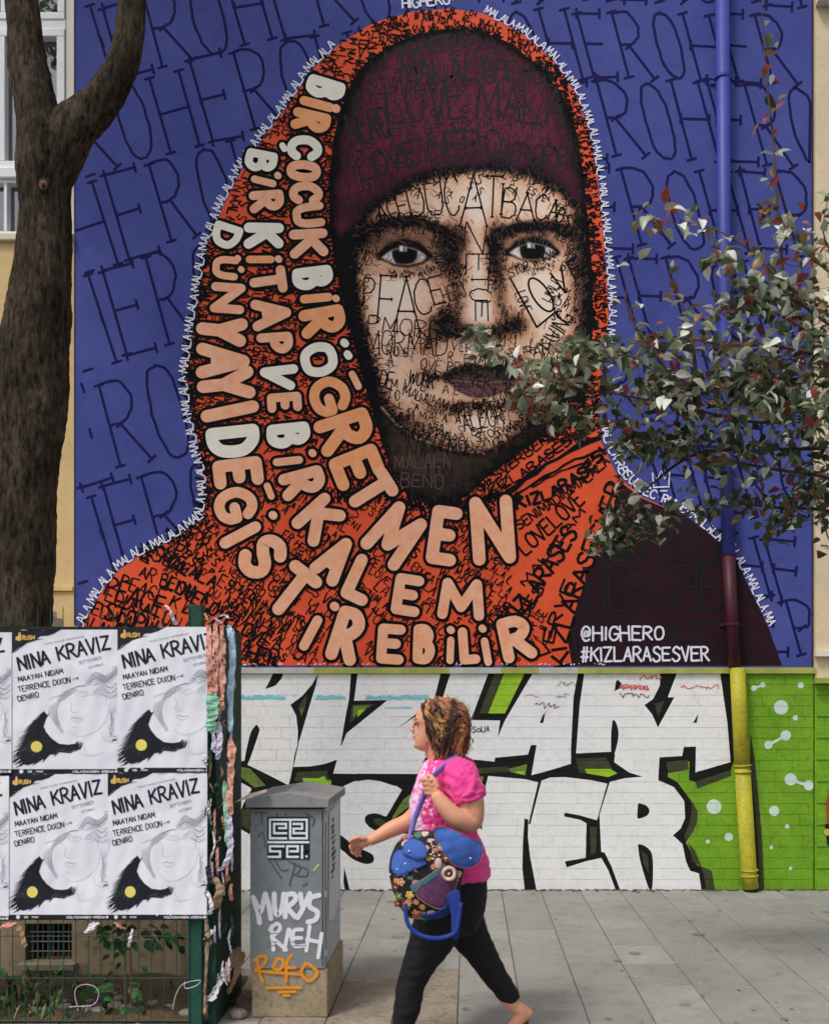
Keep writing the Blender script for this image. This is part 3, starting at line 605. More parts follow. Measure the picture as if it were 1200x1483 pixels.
def Sm(col, pts):     # closed rounded outline
    q_ = smooth(pts[-2:]+pts+pts[:2], 4); sh.append((BM.index(col), q_[8:-8][:len(pts)*4]))
S(grass_b, z3([(1048,40),(1048,52),(1090,350),(1108,575),(905,635),(908,485),(838,488),(828,540),(697,548),(690,680),(780,720),(840,800),(845,900),(820,960),(775,1000),(830,1050),(850,1150),(875,1205),(925,1220),(940,1325)])+[(1180,1292),(1180,968)])
S(black_b, z1([(285,50),(350,50),(340,100),(300,145),(236,167),(262,120)]))
S(black_b, z1([(572,45),(530,140),(470,210),(396,265),(432,335),(443,430),(440,520),(420,590),(408,680),(385,770),(400,772),(415,660),(450,500),(520,260),(580,50)]))
S(olive_b, z1([(445,285),(500,195),(488,290),(465,345)])); S(green_b, z1([(458,300),(478,275),(465,335)]))
S(black_b, z1([(778,45),(820,45),(797,240),(1010,235),(750,445),(720,520),(712,525),(745,330),(765,230)]))
S(olive_b, z1([(785,265),(925,262),(770,380)])); S(green_b, z1([(795,270),(900,268),(790,345)])); S(lime_b, z1([(820,300),(870,290),(820,345)]))
Sm(black_b, z1([(178,392),(198,415),(195,450),(125,645),(106,625),(125,520),(150,430)]))
S(black_b, z1([(-40,640),(50,628),(110,618),(125,645),(250,705),(385,775),(385,830),(150,1000),(140,1085),(48,1030),(100,890),(150,800),(145,790),(50,738),(-40,700)]))
S(green_b, z1([(62,655),(140,668),(240,775),(170,788),(60,705)])); S(olive_b, z1([(90,930),(140,920),(140,1060),(75,1020)]))
S(black_b, z1([(410,658),(520,655),(610,640),(690,612),(665,700),(1060,706),(1060,780),(960,748),(880,738),(800,748),(740,775),(700,805),(560,785),(385,785)]))
S(olive_b, z1([(440,690),(630,680),(625,715),(655,740),(650,775),(420,745)])); S(lime_b, z1([(475,728),(570,730),(610,715),(620,740),(655,745),(650,778),(560,765),(475,750)]))
S(black_b, z6([(180,203),(620,205),(680,85),(720,85),(760,300),(700,500),(560,640),(345,628),(310,612),(272,588),(248,560),(240,535),(246,512),(265,498),(290,491),(320,490),(350,497),(385,512),(400,510),(510,320),(478,297),(440,275),(405,262),(370,250),(330,245),(290,244),(240,250),(190,258)]))
S(olive_b, z6([(300,530),(350,525),(420,570),(370,590),(320,570)])); S(green_b, z6([(520,390),(600,330),(560,440),(430,550),(450,500)]))
Sm(black_b, z6([(60,650),(110,680),(200,740),(285,780),(304,805),(308,825),(290,850),(240,855),(160,825),(100,775),(60,735)]))
S(black_b, z1([(735,1290),(770,1440),(740,1445),(730,1380)]))
S(black_b, z2([(340,45),(402,45),(350,230),(60,418),(190,320),(300,225)]))
S(black_b, z2([(640,45),(920,45),(745,365),(700,470),(715,365),(530,362)])); S(olive_b, z2([(680,60),(740,60),(640,320),(585,320)])); S(lime_b, z2([(740,60),(870,60),(745,320),(640,320)]))
S(black_b, z2([(510,608),(680,625),(682,600),(890,580),(910,520),(945,520),(912,710),(1050,675),(1050,718),(975,745),(905,1020),(893,1018),(955,755),(870,735),(640,715),(605,850),(600,1060),(560,1000),(480,700)]))
S(olive_b, z2([(570,665),(760,655),(780,688),(560,700)])); S(green_b, z2([(770,670),(885,640),(875,712),(780,690)])); S(lime_b, z2([(800,690),(870,680),(868,708)])); S(green_b, z2([(570,720),(612,718),(595,790)]))
S(black_b, z2([(868,985),(893,990),(890,1100),(905,1230),(945,1445),(870,1445),(855,1300),(858,1150)]))
S(black_b, z2([(990,315),(985,380),(965,380)])); S(black_b, z3([(42,275),(24,350),(6,348)]))
S(black_b, z3([(225,42),(262,42),(235,250),(215,525),(430,515),(440,530),(435,575),(520,635),(600,660),(500,668),(410,690),(350,880),(360,1095),(380,1100),(420,1180),(470,1320),(445,1320),(400,1200),(360,1130),(270,1150),(160,1185),(150,1150),(270,1130),(275,930),(240,910),(145,890),(150,868),(240,885),(335,912),(395,700),(300,680),(150,662),(-10,667),(-10,645),(185,585),(185,500),(200,200)]))
S(olive_b, z3([(215,555),(390,550),(410,590),(440,640),(400,660),(230,635)])); S(lime_b, z3([(265,615),(410,615),(455,640),(400,662),(275,640)])); S(olive_b, z3([(295,950),(335,950),(330,1100),(300,1110)]))
Sm(black_b, z3([(425,335),(445,345),(460,400),(455,460),(435,530),(418,520),(418,400)])); S(black_b, z3([(455,97),(478,120),(475,145),(437,165),(445,110)]))
S(black_b, z3([(700,42),(798,42),(745,200),(783,200),(688,375),(655,300),(610,245),(660,210),(700,130)])); S(olive_b, z3([(670,240),(725,220),(690,310)]))
S(black_b, z3([(922,295),(912,348),(892,348)]))
S(black_b, z3([(1048,40),(1090,350),(1108,575),(905,635),(908,485),(838,488),(828,540),(697,548),(690,680),(780,720),(840,800),(845,900),(820,960),(775,1000),(830,1050),(850,1150),(875,1205),(925,1220),(940,1320),(968,1320),(960,1240),(940,1185),(910,1170),(880,1100),(850,1040),(900,960),(905,900),(880,800),(800,690),(745,660),(750,600),(870,570),(868,680),(905,690),(1110,620),(1130,560),(1105,40)]))
S(olive_b, z3([(735,575),(860,560),(865,618),(750,640)])); S(olive_b, z3([(905,690),(1110,620),(1115,655),(915,730)])); S(olive_b, z3([(885,800),(918,860),(916,920),(890,985),(850,1035),(840,1000),(872,930),(882,860)])); S(olive_b, z3([(862,1040),(905,1090),(940,1180),(1000,1205),(1020,1320),(970,1320),(945,1190),(890,1150)]))
Sm(black_b, z3([(572,820),(600,819),(622,828),(638,850),(634,875),(610,893),(568,898)])); Sm(black_b, z3([(572,1055),(610,1060),(645,1090),(657,1130),(660,1200),(655,1305),(635,1305),(600,1200),(580,1120)])); S(olive_b, z3([(590,1085),(630,1120),(635,1220),(605,1160)]))
S(olive_b, [(1086,1060),(1092,1100),(1098,1160),(1103,1220),(1106,1289),(1090,1289),(1088,1200),(1084,1120)]); S(black_b, [(1088,1130),(1093,1180),(1097,1240),(1099,1289),(1090,1289),(1088,1200)])  # dark band right of the pipe: grime together with its painted cast shadow
for x, y, r in [(470,450,38),(545,505,14),(573,335,16),(375,333,14),(328,350,15),(495,597,27),(404,647,22),(520,827,32),(615,858,27),(435,992,27),(502,1073,12),(420,1183,10),(662,1225,20),(520,1293,9),(88,1153,11),(120,970,39),(197,1128,22)]: S(dot_b, zr(x, y, r))
zq = lambda L: [(1000+x/3.615, 900+y/3.615) for x, y in L]
S(dot_b, zq([(328,345),(375,328),(376,338),(330,356)])); S(dot_b, zq([(404,640),(495,590),(497,602),(408,654)])); S(dot_b, zq([(520,822),(615,852),(612,866),(518,838)]))
# brick layout: 20 courses
YT, YB, NC = 975.5, 1289.5, 20; chh = (YB-YT)/NC; bw = 45.0
rects = []
for r_ in range(NC):
    x = XL + 2 - (bw/2 if r_ % 2 else 0) - rnd.uniform(0, 3)
    while x < XR + 3:
        w = bw*rnd.uniform(.93, 1.07); a0, a1 = max(x, XL), min(x+w, XR+2)
        if a1-a0 > 7: rects.append((a0+.45, YT+r_*chh+.4+rnd.uniform(-.12,.12), a1-.45, YT+(r_+1)*chh-.4))
        x += w
co, ed, = [], []
def addloop(pts):
    k = len(co); co.extend(Vector(p) for p in pts); ed.extend((k+i, k+(i+1) % len(pts)) for i in range(len(pts)))
def clipp(p): return (min(max(p[0], XL+.1), XR+1.9), min(max(p[1], YT+.05), YB-.05))
addloop([(XL,YT),(XR+2,YT),(XR+2,YB),(XL,YB)])
for r_ in rects: addloop([(r_[0],r_[1]),(r_[2],r_[1]),(r_[2],r_[3]),(r_[0],r_[3])])
for c, p in sh: addloop([clipp(q) for q in p])
cv, ce, cf, *_r = geometry.delaunay_2d_cdt(co, ed, [], 1, 1e-4)
V2 = np.array([(v.x, v.y) for v in cv]); T = np.array([f for f in cf if len(f) == 3]); cen = V2[T].mean(1)
colr_i = np.zeros(len(T), int)
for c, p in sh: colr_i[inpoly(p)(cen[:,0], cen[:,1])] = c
bi = -np.ones(len(T), int)
for k, r_ in enumerate(rects): bi[(cen[:,0]>r_[0])&(cen[:,0]<r_[2])&(cen[:,1]>r_[1])&(cen[:,1]<r_[3])] = k
base_y = .0  # mortar plane
mt = MB(*BM)
BASE = .006   # the base stands slightly proud of nothing: mortar plane
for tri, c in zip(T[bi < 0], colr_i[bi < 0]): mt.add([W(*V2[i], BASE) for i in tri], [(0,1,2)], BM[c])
backb = MB(white_b); a = W(XL, YB); b = W(XR+2, YT); backb.box((a[0], YW-BASE+.0015, 0), (b[0], YW+.5, b[2]-.002)); backb.build('base_wall', wallT)
mt.build('mortar', wallT)
order = sorted(range(len(rects)), key=lambda k: -(1 if rects[k][0] > 338 and not (572 < (rects[k][0]+rects[k][2])/2 < 690 and rects[k][1] > 1050) and not (375 < (rects[k][0]+rects[k][2])/2 < 480 and rects[k][1] > 1150) else 0)*1000 - (rects[k][2]-rects[k][0]) * .1 - (50 if rects[k][0] > 300 else 0))
single = set(order[:300]); restb = MB(*BM)
for k, r_ in enumerate(rects):
    tt = T[bi == k]; cc = colr_i[bi == k]
    if len(tt) == 0: continue
    off = BASE + .0035 + rnd.uniform(-.0006, .0012); tl = rnd.uniform(-.0006, .0006); tgt = MB(*BM) if k in single else restb
    xm = (r_[0]+r_[2])/2
    O = lambda i: off + tl*(V2[i][0]-xm)/22
    cnt = {}
    for tri, c in zip(tt, cc):
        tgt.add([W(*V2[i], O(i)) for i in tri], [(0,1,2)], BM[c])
        for e in ((tri[0],tri[1]),(tri[1],tri[2]),(tri[2],tri[0])):
            key = (min(e), max(e)); cnt[key] = (cnt.get(key, (0,))[0]+1, c, e)
    for n_, c, e in cnt.values():
        if n_ == 1: tgt.add([W(*V2[e[0]], O(e[0])), W(*V2[e[1]], O(e[1])), W(*V2[e[1]], BASE-.001), W(*V2[e[0]], BASE-.001)], [(0,1,2,3)], BM[c])
    if k in single: tgt.build('brick', wallT)
restb.build('brick_courses', wallT, kind='stuff')
# small tags drawn over the bricks
tagm = {'t': mat('turquoise_marker', C(120,196,208), .6, .15), 'r': mat('red_marker', C(214,96,84), .6, .15), 'k': mat('grey_marker', C(120,122,128), .6, .1), 'd': mat('dark_marker', C(50,50,56), .6, .1), 'p': mat('wine_marker', C(110,50,84), .6, .1)}
tg = Ink(tagm['t'], .0125)
def scrawl(x0, y0, x1, h, col, sw, n):
    pts = []
    for i in range(n):
        f = i/(n-1); pts.append((x0+(x1-x0)*f+rnd.uniform(-h*.3,h*.3), y0+rnd.uniform(-h/2,h/2)))
    tg.stroke(smooth(pts, 4), sw, tagm[col], caps=True)
for x0, x1, y in [(342,411,1010),(458,500,1010),(530,618,1010)]:
    for _ in range(3): scrawl(x0, y, x1, 6, 't', 1.8, int((x1-x0)/3))
    tg.stroke([(x0,y+1),(x1,y)], 3.5, tagm['t'])
for _ in range(2): scrawl(558, 1025, 596, 2, 't', 1.2, 16)
for _ in range(3): scrawl(897, 996, 938, 8, 'r', 1.1, 22)
scrawl(924, 981, 956, 7, 'r', 1.2, 16); scrawl(984, 995, 1040, 7, 'r', 1.2, 22); scrawl(775, 1022, 806, 12, 'p', 1, 14); scrawl(897, 1007, 940, 7, 'p', 1.2, 16)
scrawl(808, 991, 832, 8, 'k', .8, 14); scrawl(805, 1008, 822, 8, 'k', .8, 10); scrawl(760, 1008, 780, 4, 'k', .8, 8)
text_path(tg, '1SaUAo', [(680,1061),(717,1059)], 8, 1.2, tagm['d'], fit=True); tg.stroke(c_((682,1070),(685,1072),(683,1076)), 1.3, tagm['d'])
tg.build('marker_tag', wallT)
# dirt line at the foot of the wall: soil and moss clods
md_ = MB(mat('foot_dirt', C(72,66,52), .95, .3, 14, .5))
for _ in range(420):
    x = rnd.uniform(XL+220, 1200); p = W(x, 0)[0]; s_ = rnd.uniform(.004, .014)
    md_.ball((p, YW-BASE-.006-rnd.expovariate(70), .002), (s_*1.8, s_, s_*.6), nu=5, nv=4)
tag(md_.build('dirt', kind='stuff'), 'dark dirt gathered along the foot of the painted brick wall', 'dirt')
# ---------------------------------------------------------------- downpipe, one thing, blue above, maroon, yellow below
pipeT = thing('drainpipe', 'long wall drainpipe painted blue, then maroon, then yellow down to the pavement', 'drainpipe', (W(1086,1289)[0], YW-.07, 0))
yel = mat('yellow_pipe_paint', C(176,166,40), .5, .16, 7, .3, 60, rgb2=C(150,146,44), dirt=.3); bl2 = mat('blue_pipe_paint', C(60,68,150), .5, .1, 3, rgb2=C(50,58,130)); mr2 = mat('maroon_pipe_paint', C(66,24,36), .5, .15)
def pw(px, py, d=.075): x, y, z = W(px, py); return (x, YW-d, z)
def pipe(pts, r, m, name):
    b = MB(m); b.tube([pw(x, y, d) for x, y, d in pts], r, 20); return b.build(name, pipeT, smooth=True)
pipe([(1041,-200,.075),(1046,500,.075),(1051,806,.075)], 9.8*KW, bl2, 'pipe_section'); pipe([(1051,806,.075),(1059.5,967,.08)], 9.0*KW, mr2, 'pipe_section')
pipe([(1063.5,967.5,.085),(1067,1040,.085),(1071,1125,.085)], 10.9*KW, yel, 'pipe_section'); pipe([(1070.5,1112,.085),(1080,1262,.085),(1083,1284,.085)], 11.2*KW, yel, 'pipe_section')
for x, y, r in ((1070.5,1108,12.4),(1071,1117,12.4),(1080.5,1258,12.6),(1081,1266,12.6)): pipe([(x,y-1.3,.085),(x+.2,y+1.3,.085)], r*KW, yel, 'collar')
for x, y in ((1042,120),(1046,500),(1056,905)):
    b = MB(bl2 if y < 800 else mr2); a = pw(x-15, y+2.5); c = pw(x+15, y-2.5); b.box((a[0], YW-.015, a[2]), (c[0], YW-.0075, c[2])); b.tube([pw(x, y+2), pw(x, y-2)], 11*KW, 16); b.build('bracket', pipeT)
b = MB(mat('pipe_hole', C(20,18,16), .9, .1)); b.tube([pw(1083,1284,.085), pw(1083.5,1287,.085)], 10.4*KW, 16); b.build('outlet', pipeT)
# ---------------------------------------------------------------- neighbouring house on the right
nb = thing('neighbouring_house', 'beige house front at the right edge with pale ledges and a green painted brick foot', 'house', (W(1280,1289)[0], YW, 0))
beige = mat('beige_plaster', C(204,186,156), .85, .08, 2, .4, 60, dirt=.08); pale = mat('pale_ledge', C(212,204,186), .8, .1)
a = W(1179, 984); b = W(1700, -500); m_ = MB(beige); m_.box((a[0], YW-.02, a[2]), (b[0], YW+.8, b[2])); m_.build('wall', nb)
for y0, y1, d in ((951,943,.05),(990,982,.07)):
    a = W(1177, y0); b = W(1700, y1); m_ = MB(pale if y0 < 960 else mat('ledge_green', C(150,160,70), .8, .2)); m_.box((a[0], YW-.02-d, a[2]), (b[0], YW-.019, b[2])); m_.build('ledge', nb)
a = W(1179, 1289); b = W(1700, 990); m_ = MB(grass_b); m_.box((a[0], YW-.012, 0), (b[0], YW+.8, b[2])); m_.build('base_wall', nb)
bmeshes = []
for v in range(4):
    q_ = MB(grass_b); w, h_, d, c = 43.6*KW, 15*KW, .009, .002
    q_.add([(0,0,0),(w,0,0),(w,0,h_),(0,0,h_),(c,-d,c),(w-c,-d-rnd.uniform(-.001,.001),c),(w-c,-d,h_-c),(c,-d,h_-c)], [(4,5,6,7),(0,1,5,4),(1,2,6,5),(2,3,7,6),(3,0,4,7)])
    bmeshes.append(q_.mesh('neighbour_brick'))
for r_ in range(19):
    for k in range(2):
        x = 1181 + k*45 - (22 if r_ % 2 else 0)
        if x < 1178: continue
        o = link('brick', bmeshes[rnd.randrange(4)], nb); p = W(x, 1289-r_*chh-.3); o.location = Vector((p[0], YW-.012, p[2])) - gloc(nb)
b = Ink(mat('red_brick_paint', C(150,70,40), .6, .2), .024)
b.poly([(1200,1140),(1194,1160),(1196,1200),(1214,1222),(1214,1140)]); b.poly([(1193,1192),(1196,1224),(1214,1226),(1214,1200)], black_b); b.disc(1196, 1205, 5, mat('yellow_b', C(190,170,60), .6, .1)); b.build('painted_patch', nb)
m_ = MB(pale); a = W(1179, 8); m_.box((a[0], YW-.10, a[2]-.02), (a[0]+2.5, YW-.021, a[2]+.05)); m_.build('cornice', nb)
# ---------------------------------------------------------------- house on the left with windows
lh = thing('cream_house', 'cream house front at the left with tall white framed windows behind the tree', 'house', (W(-50,1289)[0], YW, 0))
cream = mat('cream_plaster', C(206,180,132), .85, .08, 2, .4, 60, rgb2=C(194,164,112), dirt=.08); wfr = mat('white_frame', C(216,217,220), .4, .05)
YL = YW-.01
def wb(x0, y0, x1, y1, d0, d1, m, name, par=lh, bev=0):
    a = W(x0, y1); b = W(x1, y0); q_ = MB(m); q_.box((a[0], YW-d1, a[2]), (b[0], YW-d0, b[2])); o = q_.build(name, par)
    if bev: bevel(o, bev)
    return o
wb(-900, 350, 107.6, 1289, -.5, .01, cream, 'wall'); wb(-900, -500, -180, 350, -.5, .01, cream, 'wall'); wb(96, -500, 107.6, 350, -.5, .012, mat('light_pilaster', C(214,206,190), .8, .06, 3), 'wall')
wb(-180, -500, 96, -200, -.5, .01, cream, 'wall')
glass = mat('window_glass', (.014,.017,.02), .03, .1, 2, spec=1.0); glass.node_tree.nodes['Principled BSDF'].inputs['IOR'].default_value = 1.9
wn_ = []
def window(x0, y0, x1, y1, mull, th=10):
    f = wb(x0, y0, x1, y0+th, -.10, .03, wfr, 'window', bev=.004)
    for (a, b_, c, d) in [(x0, y1-th, x1, y1), (x0, y0+th+.1, x0+th, y1-th-.1), (x1-th, y0+th+.1, x1, y1-th-.1)] + [(m-th*.45, y0+th+.1, m+th*.45, y1-th-.1) for m in mull]:
        o = wb(a, b_, c, d, -.10, .028, wfr, 'frame', par=f, bev=.004)
    g_ = wb(x0+1, y0+1, x1-1, y1-1, -.06, -.045, glass, 'pane', par=f)
window(-170, -190, 95, 30, [8]); window(-170, 44, 95, 246, [4], 11); window(-170, 262, 84, 342, [10], 5)
wb(-180, 30, 96, 44, -.2, .02, wfr, 'transom'); wb(-180, 246, 100, 262, -.2, .06, wfr, 'sill', bev=.01); wb(-180, 340, 108, 351, -.2, .05, mat('pale_sill', C(200,192,172), .7, .08), 'sill', bev=.01)
wb(-180, 850, 107, 856, .009, .03, cream, 'string_course')
rm = MB(mat('room_dark', C(36,36,38), .9, .2, 3)); a = W(-180, 345); b = W(96, -200); rm.box((a[0], YW+.3, a[2]), (b[0], YW+.45, b[2])); rm.build('room_shade', lh)  # near-black slab paints the dimness of the room behind the panes
# low garden wall with coping behind the posters
gw = thing('garden_wall', 'low cream garden wall with pale coping behind the wire fence', 'wall', P(30,1300,7.2)[:2]+(0,))
a = P(-300, 893, 7.2); b = P(58, 893, 7.2); m_ = MB(mat('garden_wall_render', C(190,180,156), .85, .12, 4, .4)); m_.box((a[0], 7.2, 0), (b[0]+.08, 7.42, a[2])); m_.build('wall_face', gw)
m_ = MB(mat('coping_stone', C(206,204,198), .8, .1, 5, .3)); m_.box((a[0], 7.17, a[2]), (b[0]+.02, 7.45, a[2]+.055)); m_.box((a[0]-.2, 7.17, a[2]+.3), (P(14,0,7.2)[0], 7.45, a[2]+.36)); m_.build('coping', gw)
m_ = MB(cream); m_.box((a[0]-.2, 7.21, a[2]+.0551), (P(12,0,7.2)[0], 7.4, a[2]+.299)); m_.build('pillar', gw)
# ---------------------------------------------------------------- street tree, left
TY = 6.3; KT = TY/F
tr = thing('street_tree', 'old forked street tree with thick brown bark behind the poster fence', 'tree', P(45,1378,TY)[:2]+(0,))
def barkmat():
    m = bpy.data.materials.new('bark'); m.use_nodes = True; N = m.node_tree.nodes; L = m.node_tree.links; b = N['Principled BSDF']; b.inputs['Roughness'].default_value = .9; b.inputs['Specular IOR Level'].default_value = .15
    tc = N.new('ShaderNodeTexCoord'); mp = N.new('ShaderNodeMapping'); mp.inputs['Scale'].default_value = (1,1,.28); L.new(tc.outputs['Object'], mp.inputs[0])
    n1 = N.new('ShaderNodeTexNoise'); n1.inputs['Scale'].default_value = 38; n1.inputs['Detail'].default_value = 9; n1.inputs['Roughness'].default_value = .7; L.new(mp.outputs[0], n1.inputs['Vector'])
    n2 = N.new('ShaderNodeTexNoise'); n2.inputs['Scale'].default_value = 3.2; n2.inputs['Detail'].default_value = 5; L.new(tc.outputs['Object'], n2.inputs['Vector'])
    r1 = N.new('ShaderNodeValToRGB'); e = r1.color_ramp.elements; e[0].position = .36; e[0].color = (*C(28,24,20),1); e[1].position = .7; e[1].color = (*C(112,100,84),1); L.new(n1.outputs['Fac'], r1.inputs[0])
    r2 = N.new('ShaderNodeValToRGB'); e = r2.color_ramp.elements; e[0].position = .35; e[0].color = (.5,.46,.42,1); e[1].position = .62; e[1].color = (1.05,1,.95,1); L.new(n2.outputs['Fac'], r2.inputs[0])
    mx = N.new('ShaderNodeMixRGB'); mx.blend_type = 'MULTIPLY'; mx.inputs[0].default_value = 1; L.new(r1.outputs[0], mx.inputs[1]); L.new(r2.outputs[0], mx.inputs[2]); L.new(mx.outputs[0], b.inputs['Base Color'])
    bp = N.new('ShaderNodeBump'); bp.inputs['Strength'].default_value = 1; bp.inputs['Distance'].default_value = .045; L.new(n1.outputs['Fac'], bp.inputs['Height']); L.new(bp.outputs[0], b.inputs['Normal']); return m
bark = barkmat()
def limb(keys, n=88, seed=0, twist=0):
    ks = [(x, y, r*.9) for x, y, r in keys]; out = []; P2 = [ks[0]]+ks+[ks[-1]]; pts = []
    for i in range(1, len(P2)-2):
        for k in range(26):
            t_ = k/26; a, b, c, d = P2[i-1:i+3]; pts.append(tuple(.5*((2*b[j])+(c[j]-a[j])*t_+(2*a[j]-5*b[j]+4*c[j]-d[j])*t_*t_+(3*b[j]-a[j]-3*c[j]+d[j])*t_**3) for j in range(3)))
    pts.append(ks[-1]); rings = []
    for i, (x, y, r) in enumerate(pts):
        a = pts[max(0, i-1)]; b = pts[min(len(pts)-1, i+1)]; tx, tz = (b[0]-a[0]), -(b[1]-a[1]); ln = math.hypot(tx, tz); tx /= ln; tz /= ln
        c = Vector(P(x, y, TY)); side = Vector((tz, 0, -tx)); ring = []
        for k in range(n):
            w = 2*math.pi*k/n; d_ = side*math.cos(w)+Vector((0, -1, 0))*math.sin(w)
            q_ = c+d_*r*KT; nn = mnoise.noise(Vector((q_.x*3, q_.y*3, q_.z*1.6+seed)))*.17+mnoise.noise(Vector((q_.x*10, q_.y*10, q_.z*4+seed)))*.10+mnoise.noise(Vector((q_.x*26, q_.y*26, q_.z*9)))*.055+abs(mnoise.noise(Vector((q_.x*55, q_.y*55, q_.z*18))))*.05
            ring.append(c+d_*r*KT*(1+nn))
        rings.append(ring)
    return rings
t_ = MB(bark); t_.rings(limb([(20,1420,80),(22,1360,62),(28,1200,50),(32,1000,45),(35,880,43),(40,700,46),(46,600,49),(55,500,50),(63,400,44),(66,300,40),(66,230,43),(58,170,36),(45,110,31),(36,50,26),(31,0,24),(24,-80,22),(10,-200,20)]))
t_.build('trunk', tr, smooth=True)
t_ = MB(bark); t_.rings(limb([(62,300,30),(78,240,36),(100,195,34),(128,165,30),(158,130,28),(176,95,25),(186,55,22),(192,0,20),(196,-80,19),(205,-200,17)], 64, 5)); t_.build('limb', tr, smooth=True)
t_ = MB(mat('cut_wood', C(120,80,50), .9, .3, 20), bark)
for k in range(3): t_.ball(P(63, 268, TY-.165-.004*k), (.034-.009*k, .012, .042-.011*k), bark if k != 1 else None)
t_.build('knot', tr, smooth=True)
# crown above the frame
def leafmesh(name, m, L_=.085, w=.05, cup=.25, serr=False):
    prof = [(0,.02),(.12,.6),(.3,1),(.55,.92),(.8,.5),(1,.02)]; v = []; f = []
    for x, y in prof: v += [(x*L_, -y*w/2, abs(y)*w*cup-.3*L_*x*x), (x*L_, 0, -.3*L_*x*x), (x*L_, y*w/2, abs(y)*w*cup-.3*L_*x*x)]
    for i in range(len(prof)-1):
        for k in (0, 1): f.append((i*3+k, i*3+k+1, i*3+k+4, i*3+k+3))
    v += [(-.02,-.0012,0.002),(-.02,.0012,.002),(0,.0012,0),(0,-.0012,0)]; k = len(v)-4; f.append((k,k+1,k+2,k+3))
    me = bpy.data.meshes.new(name); me.from_pydata(v, [], f); me.materials.append(m); me.polygons.foreach_set('use_smooth', [True]*len(f)); me.update(); return me
lg = [mat('leaf_green', C(98,112,80), .36, .25, 9, spec=.6), mat('leaf_grey', C(158,166,144), .36, .2, 9, spec=.6), mat('leaf_dark', C(60,72,50), .4, .3, 9, spec=.5), mat('leaf_red', C(150,74,66), .4, .3, 9, spec=.5), mat('leaf_pale', C(220,224,208), .4, .12, 9, spec=.6), mat('leaf_brown', C(134,110,70), .4, .3, 9, spec=.5)]
for m in lg:
    N = m.node_tree.nodes; L = m.node_tree.links; pb = N['Principled BSDF']; tb = N.new('ShaderNodeBsdfTranslucent'); ms_ = N.new('ShaderNodeMixShader'); ms_.inputs[0].default_value = .3
    L.new(pb.inputs['Base Color'].links[0].from_socket, tb.inputs['Color']); L.new(pb.outputs[0], ms_.inputs[1]); L.new(tb.outputs[0], ms_.inputs[2]); L.new(ms_.outputs[0], [n for n in N if n.type == 'OUTPUT_MATERIAL'][0].inputs[0])
leafs = [leafmesh('leaf', m) for m in lg]
def scatter_join(name, parent, pts, kinds, smin, smax, kind='stuff', seed=1):
    r = random.Random(seed); mb = MB(*lg)
    for (p, n_) in zip(pts, kinds):
        me_ = leafs[n_]; M = Matrix.Translation(p) @ Matrix.Rotation(r.uniform(0, 6.28), 4, 'Z') @ Matrix.Rotation(r.gauss(.1, .6), 4, 'Y') @ Matrix.Rotation(r.gauss(0, .7), 4, 'X') @ Matrix.Scale(r.uniform(smin, smax), 4)
        mb.add([tuple(M @ v.co) for v in me_.vertices], [tuple(q_.vertices) for q_ in me_.polygons], lg[n_])
    return mb.build(name, parent, kind=kind, smooth=True)
cr_ = random.Random(3); pts = []
for _ in range(3200):
    c = cr_.choice([(-40,-640),(150,-700),(-220,-660),(60,-820)]); p = Vector(P(c[0], c[1], TY))+Vector((cr_.gauss(0,.55), cr_.gauss(0,.7), cr_.gauss(0,.33))); 
    if p.z > EYE+(PY0+160)/F*TY: pts.append(p)
scatter_join('crown', tr, pts, [cr_.choice((0,0,2,1)) for _ in pts], 1.0, 1.5)
